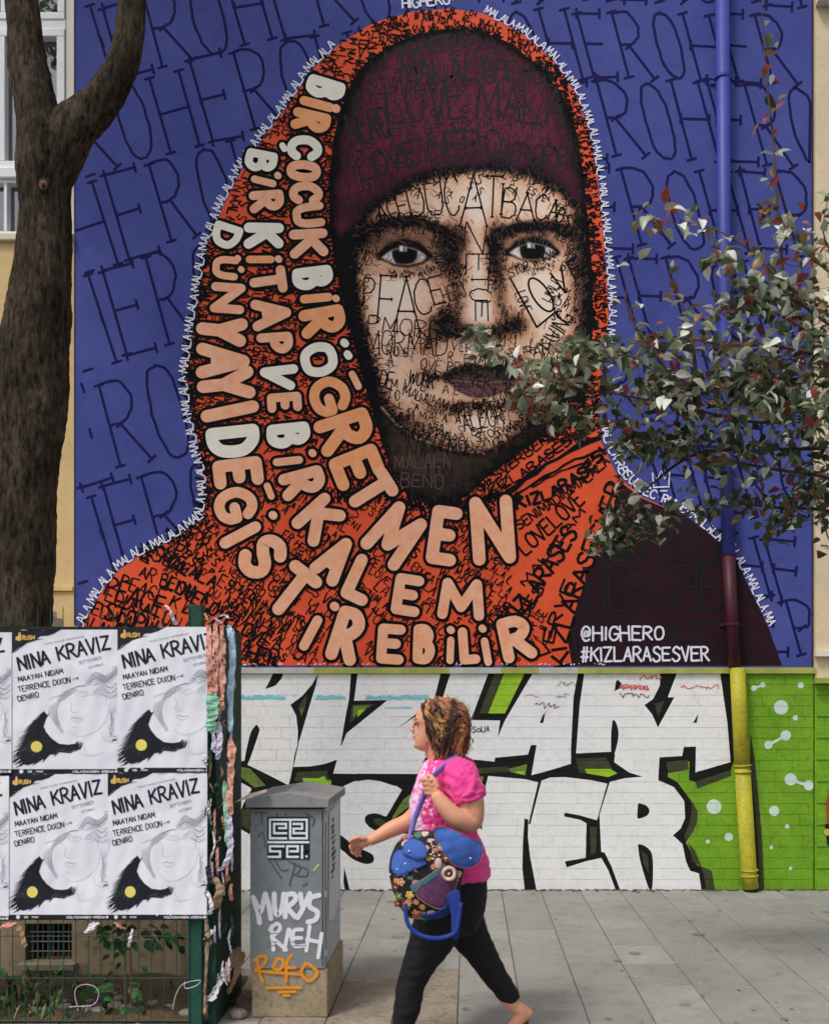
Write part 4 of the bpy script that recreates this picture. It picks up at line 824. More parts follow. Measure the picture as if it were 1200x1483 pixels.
# ---------------------------------------------------------------- leafy branches from the right
BY = 5.3
lt_ = thing('leafy_tree', 'tree with grey green and reddish leaves reaching in from the right over the mural', 'tree', P(1500,0,BY)[:2]+(0,))
twig = mat('twig_bark', C(84,64,54), .8, .25, 20, .3)
tk = MB(bark); tk.tube([P(1500,1500,BY), P(1490,1000,BY), P(1470,700,BY), P(1440,300,BY), P(1450,-200,BY)], [.11,.10,.09,.07,.04], 14); tk.build('trunk', lt_, smooth=True)
BR = [ # pixel path, spread, leaves, depth shift, dark share
 ([(1470,640),(1330,600),(1200,604),(1100,612),(1000,592),(900,572),(810,556),(745,530),(685,483)], 22, 150, -.15, .12),
 ([(1470,700),(1330,690),(1210,690),(1100,676),(1000,652),(940,630),(860,612),(790,600),(740,570)], 26, 165, .05, .3),
 ([(1470,560),(1300,520),(1200,515),(1120,500),(1050,500),(980,490),(910,520),(850,510),(800,530)], 32, 190, -.3, .08),
 ([(1470,520),(1250,470),(1180,440),(1120,395),(1070,350),(1010,325),(930,322)], 17, 62, -.2, .1),
 ([(1470,480),(1250,500),(1150,450),(1128,330),(1120,210),(1108,100),(1103,0),(1100,-120)], 13, 46, 0, .05),
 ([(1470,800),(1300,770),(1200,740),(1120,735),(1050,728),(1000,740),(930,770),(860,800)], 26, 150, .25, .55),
 ([(1470,600),(1300,620),(1200,560),(1130,560),(1060,560),(1000,570),(950,560)], 44, 330, -.1, .15),
 ([(1000,600),(960,530),(925,480),(905,430),(925,385)], 14, 16, -.2, .1),
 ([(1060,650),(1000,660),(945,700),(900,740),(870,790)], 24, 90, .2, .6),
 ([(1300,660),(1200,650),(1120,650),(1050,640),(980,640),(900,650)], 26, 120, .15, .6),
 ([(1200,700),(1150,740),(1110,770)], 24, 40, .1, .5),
 ([(1300,560),(1230,540),(1170,480),(1100,440),(1060,400),(1035,360)], 22, 50, -.2, .1),
 ([(1400,820),(1260,800),(1205,790),(1180,700)], 20, 22, .1, .2),
 ([(1400,500),(1260,420),(1195,350),(1200,280)], 20, 18, -.1, .1),
 ([(1010,590),(1000,480),(970,400)], 18, 22, -.2, .1),
 ([(1400,560),(1260,520),(1200,470),(1140,430),(1090,430),(1060,460)], 34, 130, -.15, .1),
 ([(1400,460),(1280,430),(1210,400),(1150,350),(1110,310)], 24, 40, -.1, .1),
 ([(1300,600),(1230,600),(1160,590),(1100,560)], 40, 120, -.35, .05)]
leafpts = []
for path, sp, n_, dz, dark in BR:
    n_ = int(n_*(2.1 if sp > 20 else 1.3))
    Yb = BY+dz; pp = smooth(path, 5); seg = path_pts(pp)
    q_ = MB(twig); q_.tube([P(x, y, Yb+math.sin(x*.02)*.05) for x, y in pp], [max(.0022, .014*(1-i/len(pp))**1.1) for i in range(len(pp))], 6); br_o = q_.build('branch', lt_, smooth=True)
    st = MB(twig)
    tlo = 0
    for i, (x, y) in enumerate(pp):
        if x > 1230: tlo = seg[i]
    for k in range(n_):
        t0 = rnd.uniform(tlo, seg[-1]) if rnd.random() < .85 else seg[-1]-abs(rnd.gauss(0, 30)); x, y, a = path_at(pp, seg, t0)
        f = .35+.65*(1-t0/seg[-1])**.5 if sp > 20 else 1
        dx, dy = rnd.gauss(0, sp*f), rnd.gauss(0, sp*f*.75)-3; lx, ly = x+dx, y+dy; Y_ = Yb+rnd.gauss(0, .16*f)
        sz = min(1, 1.1-.1)
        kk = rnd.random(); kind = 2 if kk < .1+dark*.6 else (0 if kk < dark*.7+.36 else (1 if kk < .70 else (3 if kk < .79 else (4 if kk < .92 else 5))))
        if 'x' and sp < 18 and rnd.random() < .3: kind = rnd.choice((3, 5, 4))
        if 930 < lx < 985 and 668 < ly < 722: continue
        leafpts.append((Vector(P(lx, ly, Y_)), kind, -120 < lx < 1200, math.hypot(dx, dy)))
        if k % 6 == 0: st.tube([P(x, y, Yb), P(x+dx*.5, y+dy*.5+2, Yb*.5+Y_*.5), P(lx, ly, Y_)], [.0025, .0018, .001], 4)
    st.build('twigs', lt_, kind='stuff')
leafpts.sort(key=lambda q_: (0 if q_[2] else 1, q_[0].y))
for p, kind, v, _d in leafpts[:300]:
    o = link('leaf', leafs[kind], lt_); s_ = rnd.uniform(.55, 1.05)
    M = Matrix.Translation(p-gloc(lt_)) @ Matrix.Rotation(rnd.uniform(0, 6.28), 4, 'Z') @ Matrix.Rotation(rnd.gauss(.2, .6), 4, 'Y') @ Matrix.Rotation(rnd.gauss(0, .7), 4, 'X') @ Matrix.Scale(s_, 4)
    o.matrix_local = M
scatter_join('foliage', lt_, [q_[0] for q_ in leafpts[300:]], [q_[1] for q_ in leafpts[300:]], .5, 1.0)
# ---------------------------------------------------------------- junction cabinet
CY = 4.99; k5 = CY/F
cabT = thing('utility_cabinet', 'grey street utility cabinet on a concrete plinth with white MURYS and orange spray tags', 'cabinet', P(430,1475,CY)[:2]+(0,))
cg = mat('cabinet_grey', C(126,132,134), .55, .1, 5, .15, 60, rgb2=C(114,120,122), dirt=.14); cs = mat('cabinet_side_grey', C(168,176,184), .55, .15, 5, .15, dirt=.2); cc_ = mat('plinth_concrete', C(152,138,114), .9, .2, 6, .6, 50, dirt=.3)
CX = lambda px: (px-PX0)*k5
CZ = lambda py: EYE+(PY0-py)*k5
D = .62
m_ = MB(cc_, mat('plinth_grey', C(126,132,134), .85, .15, 6, .4)); m_.box((CX(364), CY+.006, 0), (CX(474), CY+D, CZ(1404))); o = m_.build('plinth', cabT); bevel(o, .008)
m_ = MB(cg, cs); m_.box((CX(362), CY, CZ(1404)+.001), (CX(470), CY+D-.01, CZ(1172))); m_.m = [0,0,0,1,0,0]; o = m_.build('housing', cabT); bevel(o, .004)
lx0, lx1, ly0, ly1, lz0, lz1 = CX(357), CX(477), CY-.03, CY+D+.015, CZ(1169), CZ(1157)
ax = (lx0+lx1)/2; lid = MB(mat('lid_grey', C(132,133,134), .7, .12, 6, .3, dirt=.15))
lid.add([(lx0,ly0,lz0),(lx1,ly0,lz0),(lx1,ly1,lz0),(lx0,ly1,lz0),(lx0,ly0,lz1),(lx1,ly0,lz1),(lx1,ly1,lz1),(lx0,ly1,lz1),(ax,ly0,lz1+.034),(ax,ly0+.27,lz1+.055),(ax,ly1,lz1+.034)],
        [(0,3,2,1),(0,1,5,8,4),(1,2,6,5),(2,3,7,10,6),(3,0,4,7),(4,8,9,10,7),(5,6,10,9,8)]); o = lid.build('lid', cabT); bevel(o, .003)
m_ = MB(mat('cabinet_gap', C(20,22,26), .8)); m_.box((CX(466.4), CY-.0015, CZ(1400)), (CX(467.6), CY-.0003, CZ(1173))); m_.box((CX(470)+.0003, CY+.03, CZ(1400)), (CX(470)+.0016, CY+.036, CZ(1174))); m_.build('door_gap', cabT)
for z in (1190, 1300, 1385):
    m_ = MB(cs); m_.tube([(CX(471), CY+.012, CZ(z)), (CX(471), CY+.012, CZ(z-8))], .006, 8); m_.build('hinge', cabT)
CF = lambda px, py, off=0: (CX(px), CY-.001-off, CZ(py))
zc = lambda x, y: (320+x/4.0864, 1120+y/4.0854)
spw = mat('white_spray', C(214,216,224), .6, .05); spo = mat('orange_spray', C(216,138,34), .6, .12, 12); spk = mat('faded_marker', C(84,84,90), .6, .1)
ci = Ink(spw, .0012, .00004, 30, CF)
def zs(pts, w, m): ci.stroke(smooth([zc(*p) for p in pts], 4) if len(pts) > 2 else [zc(*p) for p in pts], w/4.086, m, caps=True)
for st in [[(190,735),(215,790),(228,885)],[(190,735),(228,830),(262,715)],[(262,715),(285,790),(295,860)],[(315,715),(318,800),(335,840),(360,800),(372,715)],[(385,720),(380,850)],[(385,720),(430,715),(440,750),(390,795)],[(390,795),(440,850)],[(470,715),(480,780)],[(525,712),(490,790),(455,855)],[(580,722),(530,740),(525,790),(570,820),(560,865),(515,880)]]: zs(st, 30, spw)
for st in [[(300,905),(310,1045)],[(290,925),(330,890),(350,920),(300,970)],[(300,970),(385,1045)],[(400,925),(375,1045)],[(405,925),(430,1020)],[(480,925),(430,935),(430,1020),(490,1020)],[(430,975),(475,975)],[(525,905),(505,1050)],[(595,950),(575,1090)],[(510,985),(590,1000)]]: zs(st, 23, spw)
for yy in (925, 950, 1000, 1022): zs([(272,yy),(335,yy-2)], 6, mat('cabinet_band', C(120,124,128), .6)); zs([(420,yy),(505,yy-2)], 6, MATS['cabinet_band'])
for st in [[(195,1110),(240,1080),(270,1100),(235,1150),(205,1160)],[(215,1100),(225,1180),(250,1235)],[(330,1105),(310,1150),(350,1160),(370,1110),(330,1095)],[(420,1075),(390,1120),(385,1230)],[(380,1150),(440,1150)],[(500,1125),(475,1180),(520,1230),(570,1180),(520,1130),(500,1130)]]: zs(st, 19, spo)
for st in [[(270,1270),(470,1268)],[(340,1295),(440,1292)],[(370,1315),(405,1315)],[(200,1170),(460,1190)]]: zs(st, 16, spo)
for st in [[(200,235),(235,232),(270,235)],[(240,235),(245,290)],[(285,515),(360,625)],[(320,515),(360,575),(400,570)],[(440,530),(405,665)],[(400,520),(470,560),(440,600)],[(430,540),(510,570),(500,610),(430,600)],[(485,665),(510,652)],[(220,375),(250,350),(262,440)],[(330,240),(345,290)],[(380,240),(385,250)],[(500,240),(550,270),(540,310)]]: zs(st, 8, spk)
zs([(550,575),(578,540)], 9, mat('yellow_mark', C(206,206,150), .6))
for mm_, nm_ in ((spw, 'white_lettering'), (spo, 'orange_lettering'), (spk, 'faded_lettering'), (MATS['yellow_mark'], 'yellow_mark'), (MATS['cabinet_band'], 'overpaint')):
    q_ = MB(mm_); ix_ = ci.mb.mats.index(mm_)
    for f_, mi_ in zip(ci.mb.f, ci.mb.m):
        if mi_ == ix_: q_.add([ci.mb.v[j] for j in f_], [tuple(range(len(f_)))])
    if q_.f: q_.build(nm_, cabT)
# square kufic style sticker: black plate with white maze strokes
kk_ = Ink(mat('sticker_black', C(26,32,42), .6), .0022, .00003, 30, CF); bx = lambda x0, y0, x1, y1: kk_.fan([zc(x0,y0), zc(x1,y0), zc(x1,y1), zc(x0,y1)])
bx(274,258,524,510); wh = mat('sticker_white', C(214,222,234), .6, .04)
for pl in [[(290,275),(508,275),(508,385)],[(290,275),(290,385),(385,385)],[(385,355),(315,355),(315,300),(385,300),(385,325),(345,325)],[(410,275),(410,385),(508,385)],[(508,355),(430,355)],[(430,300),(480,300),(480,328),(430,328),(430,355)],[(282,408),(515,408)],[(370,432),(290,432),(290,462),(350,462),(350,495),(282,495)],[(392,495),(392,432),(455,432),(455,462),(410,462)],[(392,495),(455,495)],[(480,432),(480,500)]]:
    kk_.mb.mi(wh)
    for a, b in zip(pl, pl[1:]):
        dx, dy = (b[0]>a[0])-(b[0]<a[0]), (b[1]>a[1])-(b[1]<a[1]); a2 = (a[0]-dx*6.5, a[1]-dy*6.5); b2 = (b[0]+dx*6.5, b[1]+dy*6.5); kk_.stroke([zc(*a2), zc(*b2)], 13/4.086, wh)
for y in (437,464,492): kk_.stroke([zc(500,y), zc(513,y)], 13/4.086, wh)
kk_.build('sticker', cabT)
CS = lambda u, v, off=0: (CX(470)+.002+off, CY+u, CZ(v))     # right side face: u metres back, v pixel height
sd_ = Ink(mat('side_poster', C(196,202,212), .7, .08, 9), .001, .0001, 20, CS); sd_.fan([(.14,1182),(.5,1178),(.52,1330),(.3,1352),(.12,1340)]); sdm = mat('side_ink', C(52,54,62), .7)
for k in range(11):
    u0, v0, u1, h_ = .22+rnd.uniform(-.04,.03), 1196+k*8.5, .36+rnd.uniform(-.05,.04), rnd.uniform(3,6); sd_.fan([(u0,v0),(u1,v0+rnd.uniform(-4,4)),(u1-.02,v0+h_),(u0+.02,v0+h_+2)], sdm)
sd_.build('bill', cabT)
m_ = MB(mat('lid_paper', C(170,160,150), .8)); m_.add([P(338,1163,4.94), P(360,1150,4.92), P(387,1143,4.95), P(386,1147,4.93), P(362,1156,4.90)], [(0,1,4),(1,2,3,4)])
o = m_.build('torn_paper'); tag(o, 'thin torn strip of paper stuck on the left edge of the grey cabinet lid', 'paper')
# ---------------------------------------------------------------- wire fence with posters
FY = 4.80; kf = FY/F
fn = thing('wire_fence', 'green wire mesh fence with a square post at its corner, covered by pasted posters', 'fence', P(281,1494,FY)[:2]+(0,))
gm = mat('fence_green', C(28,72,60), .55, .2, 12, .3, dirt=.3); dgm = mat('fence_dark_green', C(34,66,54), .7, .3, 9, .5, dirt=.5)
m_ = MB(gm); a = P(271,1600,FY); b = P(291,875,FY); m_.box((a[0], FY+.012, 0), (b[0], FY+.072, b[2])); o = m_.build('post', fn); bevel(o, .004)
for px in (-60, 14):
    m_ = MB(dgm); a = P(px,1600,FY+.5); b = P(px+14,1335,FY+.5)
    if px == 14: m_.box((a[0], FY+.02, 0), (b[0], FY+.06, P(0,905,FY)[2]))
    else: m_.box((a[0], FY+.012, 0), (b[0], FY+.072, P(0,880,FY)[2]))
    m_.build('post', fn)
wl_ = P(-330,0,FY)[0]; wr = P(275,0,FY)[0]; zt = P(0,888,FY)[2]; k = 0
wm = MB(gm); wm.tube([(0,0,0),(0,0,zt)], .0021, 6); wme = wm.mesh('wire')
x = wl_
while x < wr:
    o = link('wire', wme, fn); o.location = Vector((x, FY+.008, .03)) - gloc(fn); x += .0605
hm = MB(gm); hm.tube([(0,0,0),(wr-wl_,0,0)], .0021, 6); hme = hm.mesh('rail_wire'); z = .05
while z < zt+.03:
    o = link('rail_wire', hme, fn); o.location = Vector((wl_, FY+.0035, z)) - gloc(fn); z += .2015
# return panel running back towards the wall
m_ = MB(dgm); a = P(304,1600,FY+.08); m_.box((a[0]-.01, FY+.08, .0), (a[0]+.03, FY+.62, P(0,905,FY)[2])); o = m_.build('side_panel', fn)
m_ = MB(dgm); a = P(304,0,FY+.6); m_.box((a[0]-.014, FY+.60, .0), (a[0]+.03, FY+.66, P(0,935,FY+.6)[2])); m_.build('post', fn)
m_ = MB(mat('fence_shadow', C(40,44,42), .9, .3, 6, .4, dirt=.3)); m_.box((wl_, FY+.075, P(0,1338,FY)[2]), (P(268,0,FY)[0], FY+.08, P(0,906,FY)[2])); m_.build('shade_sheet', fn)  # dark sheet behind the posters; its colour stands in for the shade there
def curl(pts, w, m, name, thick=0, par=None, seed=0):
    """one torn piece of pasted paper: ragged edges, a few creases, dashes of old print"""
    pp = smooth3(pts, 9); r = random.Random(seed); v = []; f = []; n_ = len(pp); l0 = l1 = 0
    for i, p in enumerate(pp):
        l0 = l0*.5+r.uniform(-.32,.32); l1 = l1*.5+r.uniform(-.32,.32); e = .35+.65*min(1, i/2.5, (n_-1-i)/2.0+.1); tw = .35*math.sin(i*.35+seed)
        for j, u in enumerate((-1-l0, -.35, .3, 1+l1)):
            q_ = w/2*u*e; v.append((p[0]+q_*math.cos(tw), p[1]-q_*math.sin(tw)-(.004 if j in (1,) else 0)*r.random()-.003*math.sin(i*1.7+j), p[2]+r.uniform(-.002,.002)))
    for i in range(n_-1):
        for k in (0,1,2): f.append((i*4+k, i*4+k+1, i*4+k+5, i*4+k+4))
    mb = MB(m); mb.add(v, f); o = mb.build(name, par)
    if w > .022 and m in (salmon, blp, wpp, lil, mint):
        q2 = MB(r.choice((MATS['poster_ink2'], MATS['poster_red'], MATS['white_paper']))); 
        for i in range(1, n_-2):
            if r.random() < .5:
                k = r.choice((0,1,2)); a_, b_ = Vector(v[i*4+k]), Vector(v[i*4+k+1]); c_2 = Vector(v[i*4+4+k+1]); d_ = Vector(v[i*4+4+k]); off = Vector((0,-.0007,0)); t0, t1 = r.uniform(.1,.3), r.uniform(.4,.9)
                q2.add([tuple(a_.lerp(d_,t0).lerp(b_.lerp(c_2,t0),.15)+off), tuple(a_.lerp(d_,t0).lerp(b_.lerp(c_2,t0),.9)+off), tuple(a_.lerp(d_,t1).lerp(b_.lerp(c_2,t1),.9)+off), tuple(a_.lerp(d_,t1).lerp(b_.lerp(c_2,t1),.15)+off)], [(0,1,2,3)])
        if q2.f: q2.build('old_print', o).location = (0,0,0)
    return o
def smooth3(pts, n):
    out = []; P_ = [pts[0]]+list(pts)+[pts[-1]]
    for i in range(1, len(P_)-2):
        a, b, c, d = P_[i-1:i+3]
        for k in range(n):
            t = k/n; out.append(tuple(.5*((2*b[j])+(c[j]-a[j])*t+(2*a[j]-5*b[j]+4*c[j]-d[j])*t*t+(3*b[j]-a[j]-3*c[j]+d[j])*t**3) for j in range(3)))
    out.append(tuple(pts[-1])); return out
mat('poster_ink2', C(60,60,74), .7, .1); mat('poster_red', C(176,84,74), .7, .1)
salmon = mat('salmon_paper', C(206,150,132), .8, .15, 14, .4); mint = mat('mint_paper', C(130,184,156), .8, .15, 14); lil = mat('lilac_paper', C(190,182,206), .8, .12, 14); blp = mat('blue_white_paper', C(190,210,228), .8, .25, 20, rgb2=C(120,160,200)); wpp = mat('white_paper', C(204,202,208), .8, .1, 12, .3)
kra = mat('kraft_paper', C(150,124,98), .85, .3, 16, .4)
strips = [([(302,905,-.01),(303,960,-.02),(305,1000,-.012),(304,1035,-.01)], .026, salmon),([(311,902,-.005),(312,950,-.03),(311,1002,-.015),(313,1040,0)], .03, salmon),([(321,905,.0),(322,960,-.02),(322,1010,-.01),(320,1030,0)], .028, salmon),
 ([(308,1003,-.02),(309,1030,-.03),(307,1050,-.02),(309,1062,-.01)], .05, mint),([(302,1040,.0),(308,1060,-.01),(311,1090,0)], .03, lil),([(317,1045,0),(318,1075,-.01),(314,1100,0)], .028, lil),
 ([(331,905,.05),(336,940,.03),(334,1000,.02),(333,1060,.03)], .028, blp),([(338,910,.08),(340,950,.06),(337,1000,.05),(334,1075,.05)], .014, wpp),([(333,1070,.02),(336,1100,0),(333,1150,0),(331,1185,.01)], .034, salmon),([(331,1180,0),(334,1215,-.01),(330,1245,0),(318,1262,.01)], .03, lil),
 ([(325,1130,.02),(327,1180,.0),(329,1225,.0)], .02, mint),([(299,1290,-.01),(306,1310,-.03),(303,1325,-.01)], .024, wpp),([(309,1270,0),(317,1290,-.02),(308,1318,0)], .045, kra),([(299,1255,-.01),(303,1275,-.02),(300,1285,0)], .02, mat('navy_paper', C(40,44,70), .8)),
 ([(345,1372,.3),(335,1395,.25),(322,1410,.2),(308,1440,.15)], .05, kra),([(352,1378,.3),(346,1400,.25),(330,1440,.2)], .035, kra),([(330,1400,.1),(318,1420,.1),(304,1450,.05)], .05, wpp),([(300,1330,0),(300,1380,-.01),(297,1430,0),(296,1470,0)], .014, kra),
 ([(238,876,0),(246,884,-.02),(254,905,0)], .016, wpp),([(296,888,.0),(300,895,-.01),(303,903,0)], .012, mat('gold_paper', C(190,170,110), .8)),([(318,893,.03),(324,890,.03),(332,896,.03)], .014, wpp),([(310,895,.02),(316,899,.0),(322,904,0)], .016, blp),
 ([(20,1336,-.005),(30,1350,-.015),(36,1372,-.01)], .028, kra),([(-2,1346,-.01),(8,1342,-.02),(16,1336,-.01)], .05, salmon),([(138,1336,-.01),(132,1345,-.025),(126,1352,-.02)], .035, wpp),([(165,1336,0),(172,1340,-.01),(178,1346,0)], .03, salmon),([(192,1345,-.01),(188,1362,-.02),(186,1372,-.01)], .014, wpp)]
for i, (pts, w, m) in enumerate(strips): curl([P(x, y, FY-.008+dy) for x, y, dy in pts], w, m, 'torn_strip', par=fn, seed=i)
for i in range(70):
    y0 = rnd.uniform(905, 1400); x0 = rnd.uniform(297, 340); yy = FY-.004+(x0-300)*.002; l = rnd.uniform(10, 45)
    curl([P(x0, y0, yy), P(x0+rnd.uniform(-4,4), y0+l/2, yy-.02), P(x0+rnd.uniform(-6,6), y0+l, yy)], rnd.uniform(.006,.018), rnd.choice((wpp, salmon, lil, kra, kra, dgm, dgm, dgm, wpp, gm)), 'torn_strip', par=fn, seed=i+50)
ct = MB(wpp); 
for ring in ([(112,1457),(108,1440),(112,1430),(124,1426),(138,1430),(143,1440),(139,1452),(130,1457),(113,1458),(100,1459)], [(250,1462),(255,1440),(266,1425),(290,1420),(284,1428),(268,1432),(268,1422)]):
    ct.tube([P(x, y, FY-.012) for x, y in smooth(ring, 3)], .0015, 6)
ct.build('cable_tie', fn)
# ---- posters
pw_, ph_ = 152/305.0*FY/4.75, 207/305.0*FY/4.75
paper = mat('poster_paper', C(224,224,238), .6, .05, 4, .25, 25, spec=.3, rgb2=C(212,213,226))
pk = mat('poster_ink', C(24,27,36), .6, .15, 14); pg = mat('poster_grey_line', C(164,168,182), .7, .03); pg2 = mat('poster_mid_line', C(124,126,140), .7, .03); pgold = mat('poster_gold', C(212,170,92), .6, .1); pyel = mat('poster_yellow', C(222,208,104), .6, .05); pwh = mat('poster_white_print', C(210,210,214), .6, .03)
def poster(px0, py0, px1, py1, clip, seed, label):
    r = random.Random(seed); st0 = rnd.getstate(); rnd.seed(11)
    sx, sy = (px1-px0)/1020.0, (py1-py0)/1395.0      # artwork drawn on a 1020 x 1395 field (the photo's zoomed poster)
    Yp = FY-.006-.0018*(seed % 3)
    def surf(x, y, off):
        X = px0+(x)*sx; Y_ = py0+y*sy
        d = .0035*mnoise.noise(Vector((X*.018+seed*7, Y_*.02, seed)))+.0018*mnoise.noise(Vector((X*.07+seed, Y_*.05+seed*3, 1)))+.0008*math.sin(X*.25+seed+Y_*.06)
        return P(X, Y_, Yp-off-d-.0035)
    sheet = MB(paper); nx_, ny_ = 44, 60
    for j in range(ny_+1):
        for i in range(nx_+1): sheet.v.append(surf(i*1020/nx_, j*1395/ny_, 0))
    sheet.f = [(j*(nx_+1)+i, (j+1)*(nx_+1)+i, (j+1)*(nx_+1)+i+1, j*(nx_+1)+i+1) for j in range(ny_) for i in range(nx_)]; sheet.m = [0]*len(sheet.f)
    I = Ink(pk, .0010, .00002, 25, surf, sub=28)
    def dense(poly, m=None):   # polygons cut into small cells so that they follow the wrinkled sheet
        ip = inpoly(poly); xs = [q_[0] for q_ in poly]; ys = [q_[1] for q_ in poly]; co_ = [Vector(q_) for q_ in poly]; n_ = len(co_); 
        gxs = np.arange(min(xs)+8, max(xs), 34); gys = np.arange(min(ys)+8, max(ys), 34)
        for gx_ in gxs:
            for gy_ in gys:
                if ip(gx_, gy_): co_.append(Vector((gx_, gy_)))
        V_, _, F_, *_q = geometry.delaunay_2d_cdt(co_, [(i, (i+1) % n_) for i in range(n_)], [], 1, 1e-3)
        o_ = I.o(); I.mb.add([surf(v.x, v.y, o_) for v in V_], [tuple(f_) for f_ in F_], m)
    # black corner with ragged strokes
    dense([(0,0),(470,0),(400,40),(330,62),(270,66),(215,110),(130,135),(60,170),(0,235)])
    for k in range(7): I.stroke([(rnd.uniform(0,30)+k*24, 230-k*22), (60+k*40+rnd.uniform(0,40), 130-k*14+rnd.uniform(-10,30))], 9, taper=.7)
    dense([(30,100),(32,70),(55,62),(60,30),(76,24),(84,55),(84,105),(60,112)], pgold); text_path(I, 'RUSH', [(98,100),(218,96)], 40, 11, pgold, fit=True)
    # title, names
    text_path(I, 'NINA', [(75,405),(385,325)], 130, 24, fit=True, caps=True, jit=3, gap=.35); text_path(I, 'KRAVIZ', [(455,305),(965,185)], 135, 23, fit=True, caps=True, jit=3, gap=.3)
    text_path(I, 'MAAYAN NIDAM', [(60,520),(500,430)], 52, 9, fit=True, jit=2, gap=.3); text_path(I, 'TERRENCE DIXON', [(60,620),(570,520)], 54, 9, fit=True, jit=2, gap=.3); text_path(I, 'LIVE', [(580,500),(645,484)], 16, 4, fit=True); text_path(I, 'DENIRO', [(60,712),(265,665)], 52, 9, fit=True, jit=2, gap=.3)
    text_path(I, 'SEPTEMBER', [(640,345),(870,290)], 30, 3.6, pg2, fit=True); text_path(I, 'SATURDAY', [(740,385),(880,352)], 22, 3, pg2, fit=True); text_path(I, 'MUSIC DANCE EXPERIENCE', [(310,150),(700,70)], 14, 2.5, pg2, fit=True)
    # pale line drawing of a face with long hair
    L = lambda pts, w=4, m=pg: I.stroke(smooth(pts, 4), w, m, taper=.5)
    L([(560,600),(610,570),(680,555),(700,562)], 9, mat('poster_brow', C(110,112,124), .7)); L([(600,640),(640,615),(700,612),(730,640),(690,660),(640,656),(600,640)]); L([(640,640),(668,625),(690,640)]); L([(350,690),(420,660),(500,650)], 6); L([(540,680),(575,740),(560,800),(590,822),(640,815)])
    L([(560,880),(600,868),(640,880),(690,872)], 5, pg2); L([(570,890),(630,915),(690,885)]); L([(590,960),(620,975)]); L([(540,1000),(640,1060),(800,1010),(900,900),(930,790)]); L([(930,600),(900,680),(930,760)]); L([(700,1060),(690,1180),(740,1240)]); L([(860,1000),(880,1080),(980,1130)]); L([(640,1210),(740,1250),(880,1220)])
    for k in range(9): L([(480-k*14,680+k*8),(430-k*10,780+k*6),(440-k*6,900),(500-k*4,1020+rnd.uniform(-15,15))], 3.5, rnd.choice((pg, pg, pg2)))
    for k in range(16): 
        y0 = 500+k*14; L([(760+rnd.uniform(-20,40),y0-rnd.uniform(0,60)),(860,y0-60),(940,y0-20+rnd.uniform(-20,20)),(1010,y0-70+rnd.uniform(-40,40))], 3.5, rnd.choice((pg, pg, pg2)))
    for k in range(12): L([(960+rnd.uniform(-10,40),720+k*25),(930+rnd.uniform(-10,30),800+k*25),(985+rnd.uniform(-20,25),880+k*22)], 3.5, rnd.choice((pg, pg2)))
    for k in range(14): L([(700+rnd.uniform(-10,30),560-k*4),(800,500-k*6+rnd.uniform(-12,12)),(900+rnd.uniform(-20,20),520-k*5),(1010,440-k*6+rnd.uniform(-20,20))], 3.5, rnd.choice((pg, pg, pg2)))
    for k in range(10): L([(500-k*8,690+k*4),(560-k*10,640),(640-k*8,590-k*2)], 3, rnd.choice((pg, pg2)))
    for y0_, n_ in ((360,7),(1050,5)):
        for k in range(n_): I.stroke([(1016, y0_+k*14), (1016-rnd.uniform(20,70), y0_+k*14+rnd.uniform(-20,25))], 9, taper=.8)
    # ragged black shape with a yellow disc
    B_ = [(300,800),(330,840),(320,900),(300,960),(330,1020),(380,1080),(450,1130),(540,1140),(620,1130),(650,1120),(640,1200),(560,1215),(450,1215),(360,1240),(280,1290),(190,1330),(100,1330),(60,1290),(40,1230),(80,1130),(120,1040),(160,960),(200,900),(250,860)]
    tooth = []; lp = [(100,1335),(60,1290),(40,1230),(80,1130),(120,1040),(160,960),(200,900),(250,860),(300,800)]; ls = path_pts(lp)
    for k in range(19):
        x_, y_, _a = path_at(lp, ls, ls[-1]*(k+.2)/19); x2, y2, _a = path_at(lp, ls, ls[-1]*(k+.75)/19); q1 = rnd.uniform(30,85)
        tooth += [(x_+18, y_+4), (x_-q1, y_+q1*rnd.uniform(.5,.95)), (x2+14, y2)]
    dense([(300,800),(330,840),(320,900),(300,960),(330,1020),(380,1080),(450,1130),(540,1140),(600,1130),(640,1100),(622,1140),(665,1128),(630,1165),(660,1170),(600,1212),(610,1190),(560,1225),(450,1215),(400,1262),(410,1235),(360,1240),(290,1320),(300,1280),(190,1350),(215,1320),(140,1345)]+tooth)
    for k in range(60):
        f_ = rnd.random(); x_, y_ = (60+230*f_, 1270-400*f_); I.stroke([(x_+70, y_-45), (x_+10, y_), (x_-rnd.uniform(40,95), y_+rnd.uniform(25,70))], rnd.uniform(8,16), taper=.9)
    for k in range(12): I.stroke([(60+k*17, 1300+rnd.uniform(-20,0)), (90+k*17, 1352-k*4+rnd.uniform(-12,12))], 13, taper=.9)
    for k in range(9): I.stroke([(580+k*9,1200+rnd.uniform(-10,0)),(640+k*5,1120+rnd.uniform(-20,15))], 9, taper=.9)
    I2 = Ink(pyel, .0018, .00002, 25, surf); I2.disc(232, 1160, 55, n=24, ry=55)
    for k in range(5): I2.stroke([(420+k*40,1235-rnd.uniform(0,20)),(470+k*40,1175+rnd.uniform(-10,30))], 8, pwh, taper=.9)
    for k in range(8): I2.stroke([(70+k*22,1200+rnd.uniform(-60,60)),(110+k*20,1130+rnd.uniform(-60,60))], 5, pwh, taper=.9)
    # footer strip
    for k in range(15): I.fan([(k*68,1382),((k+1)*68,1382),((k+1)*68,1432),(k*68,1432)][::-1], off=.0006)
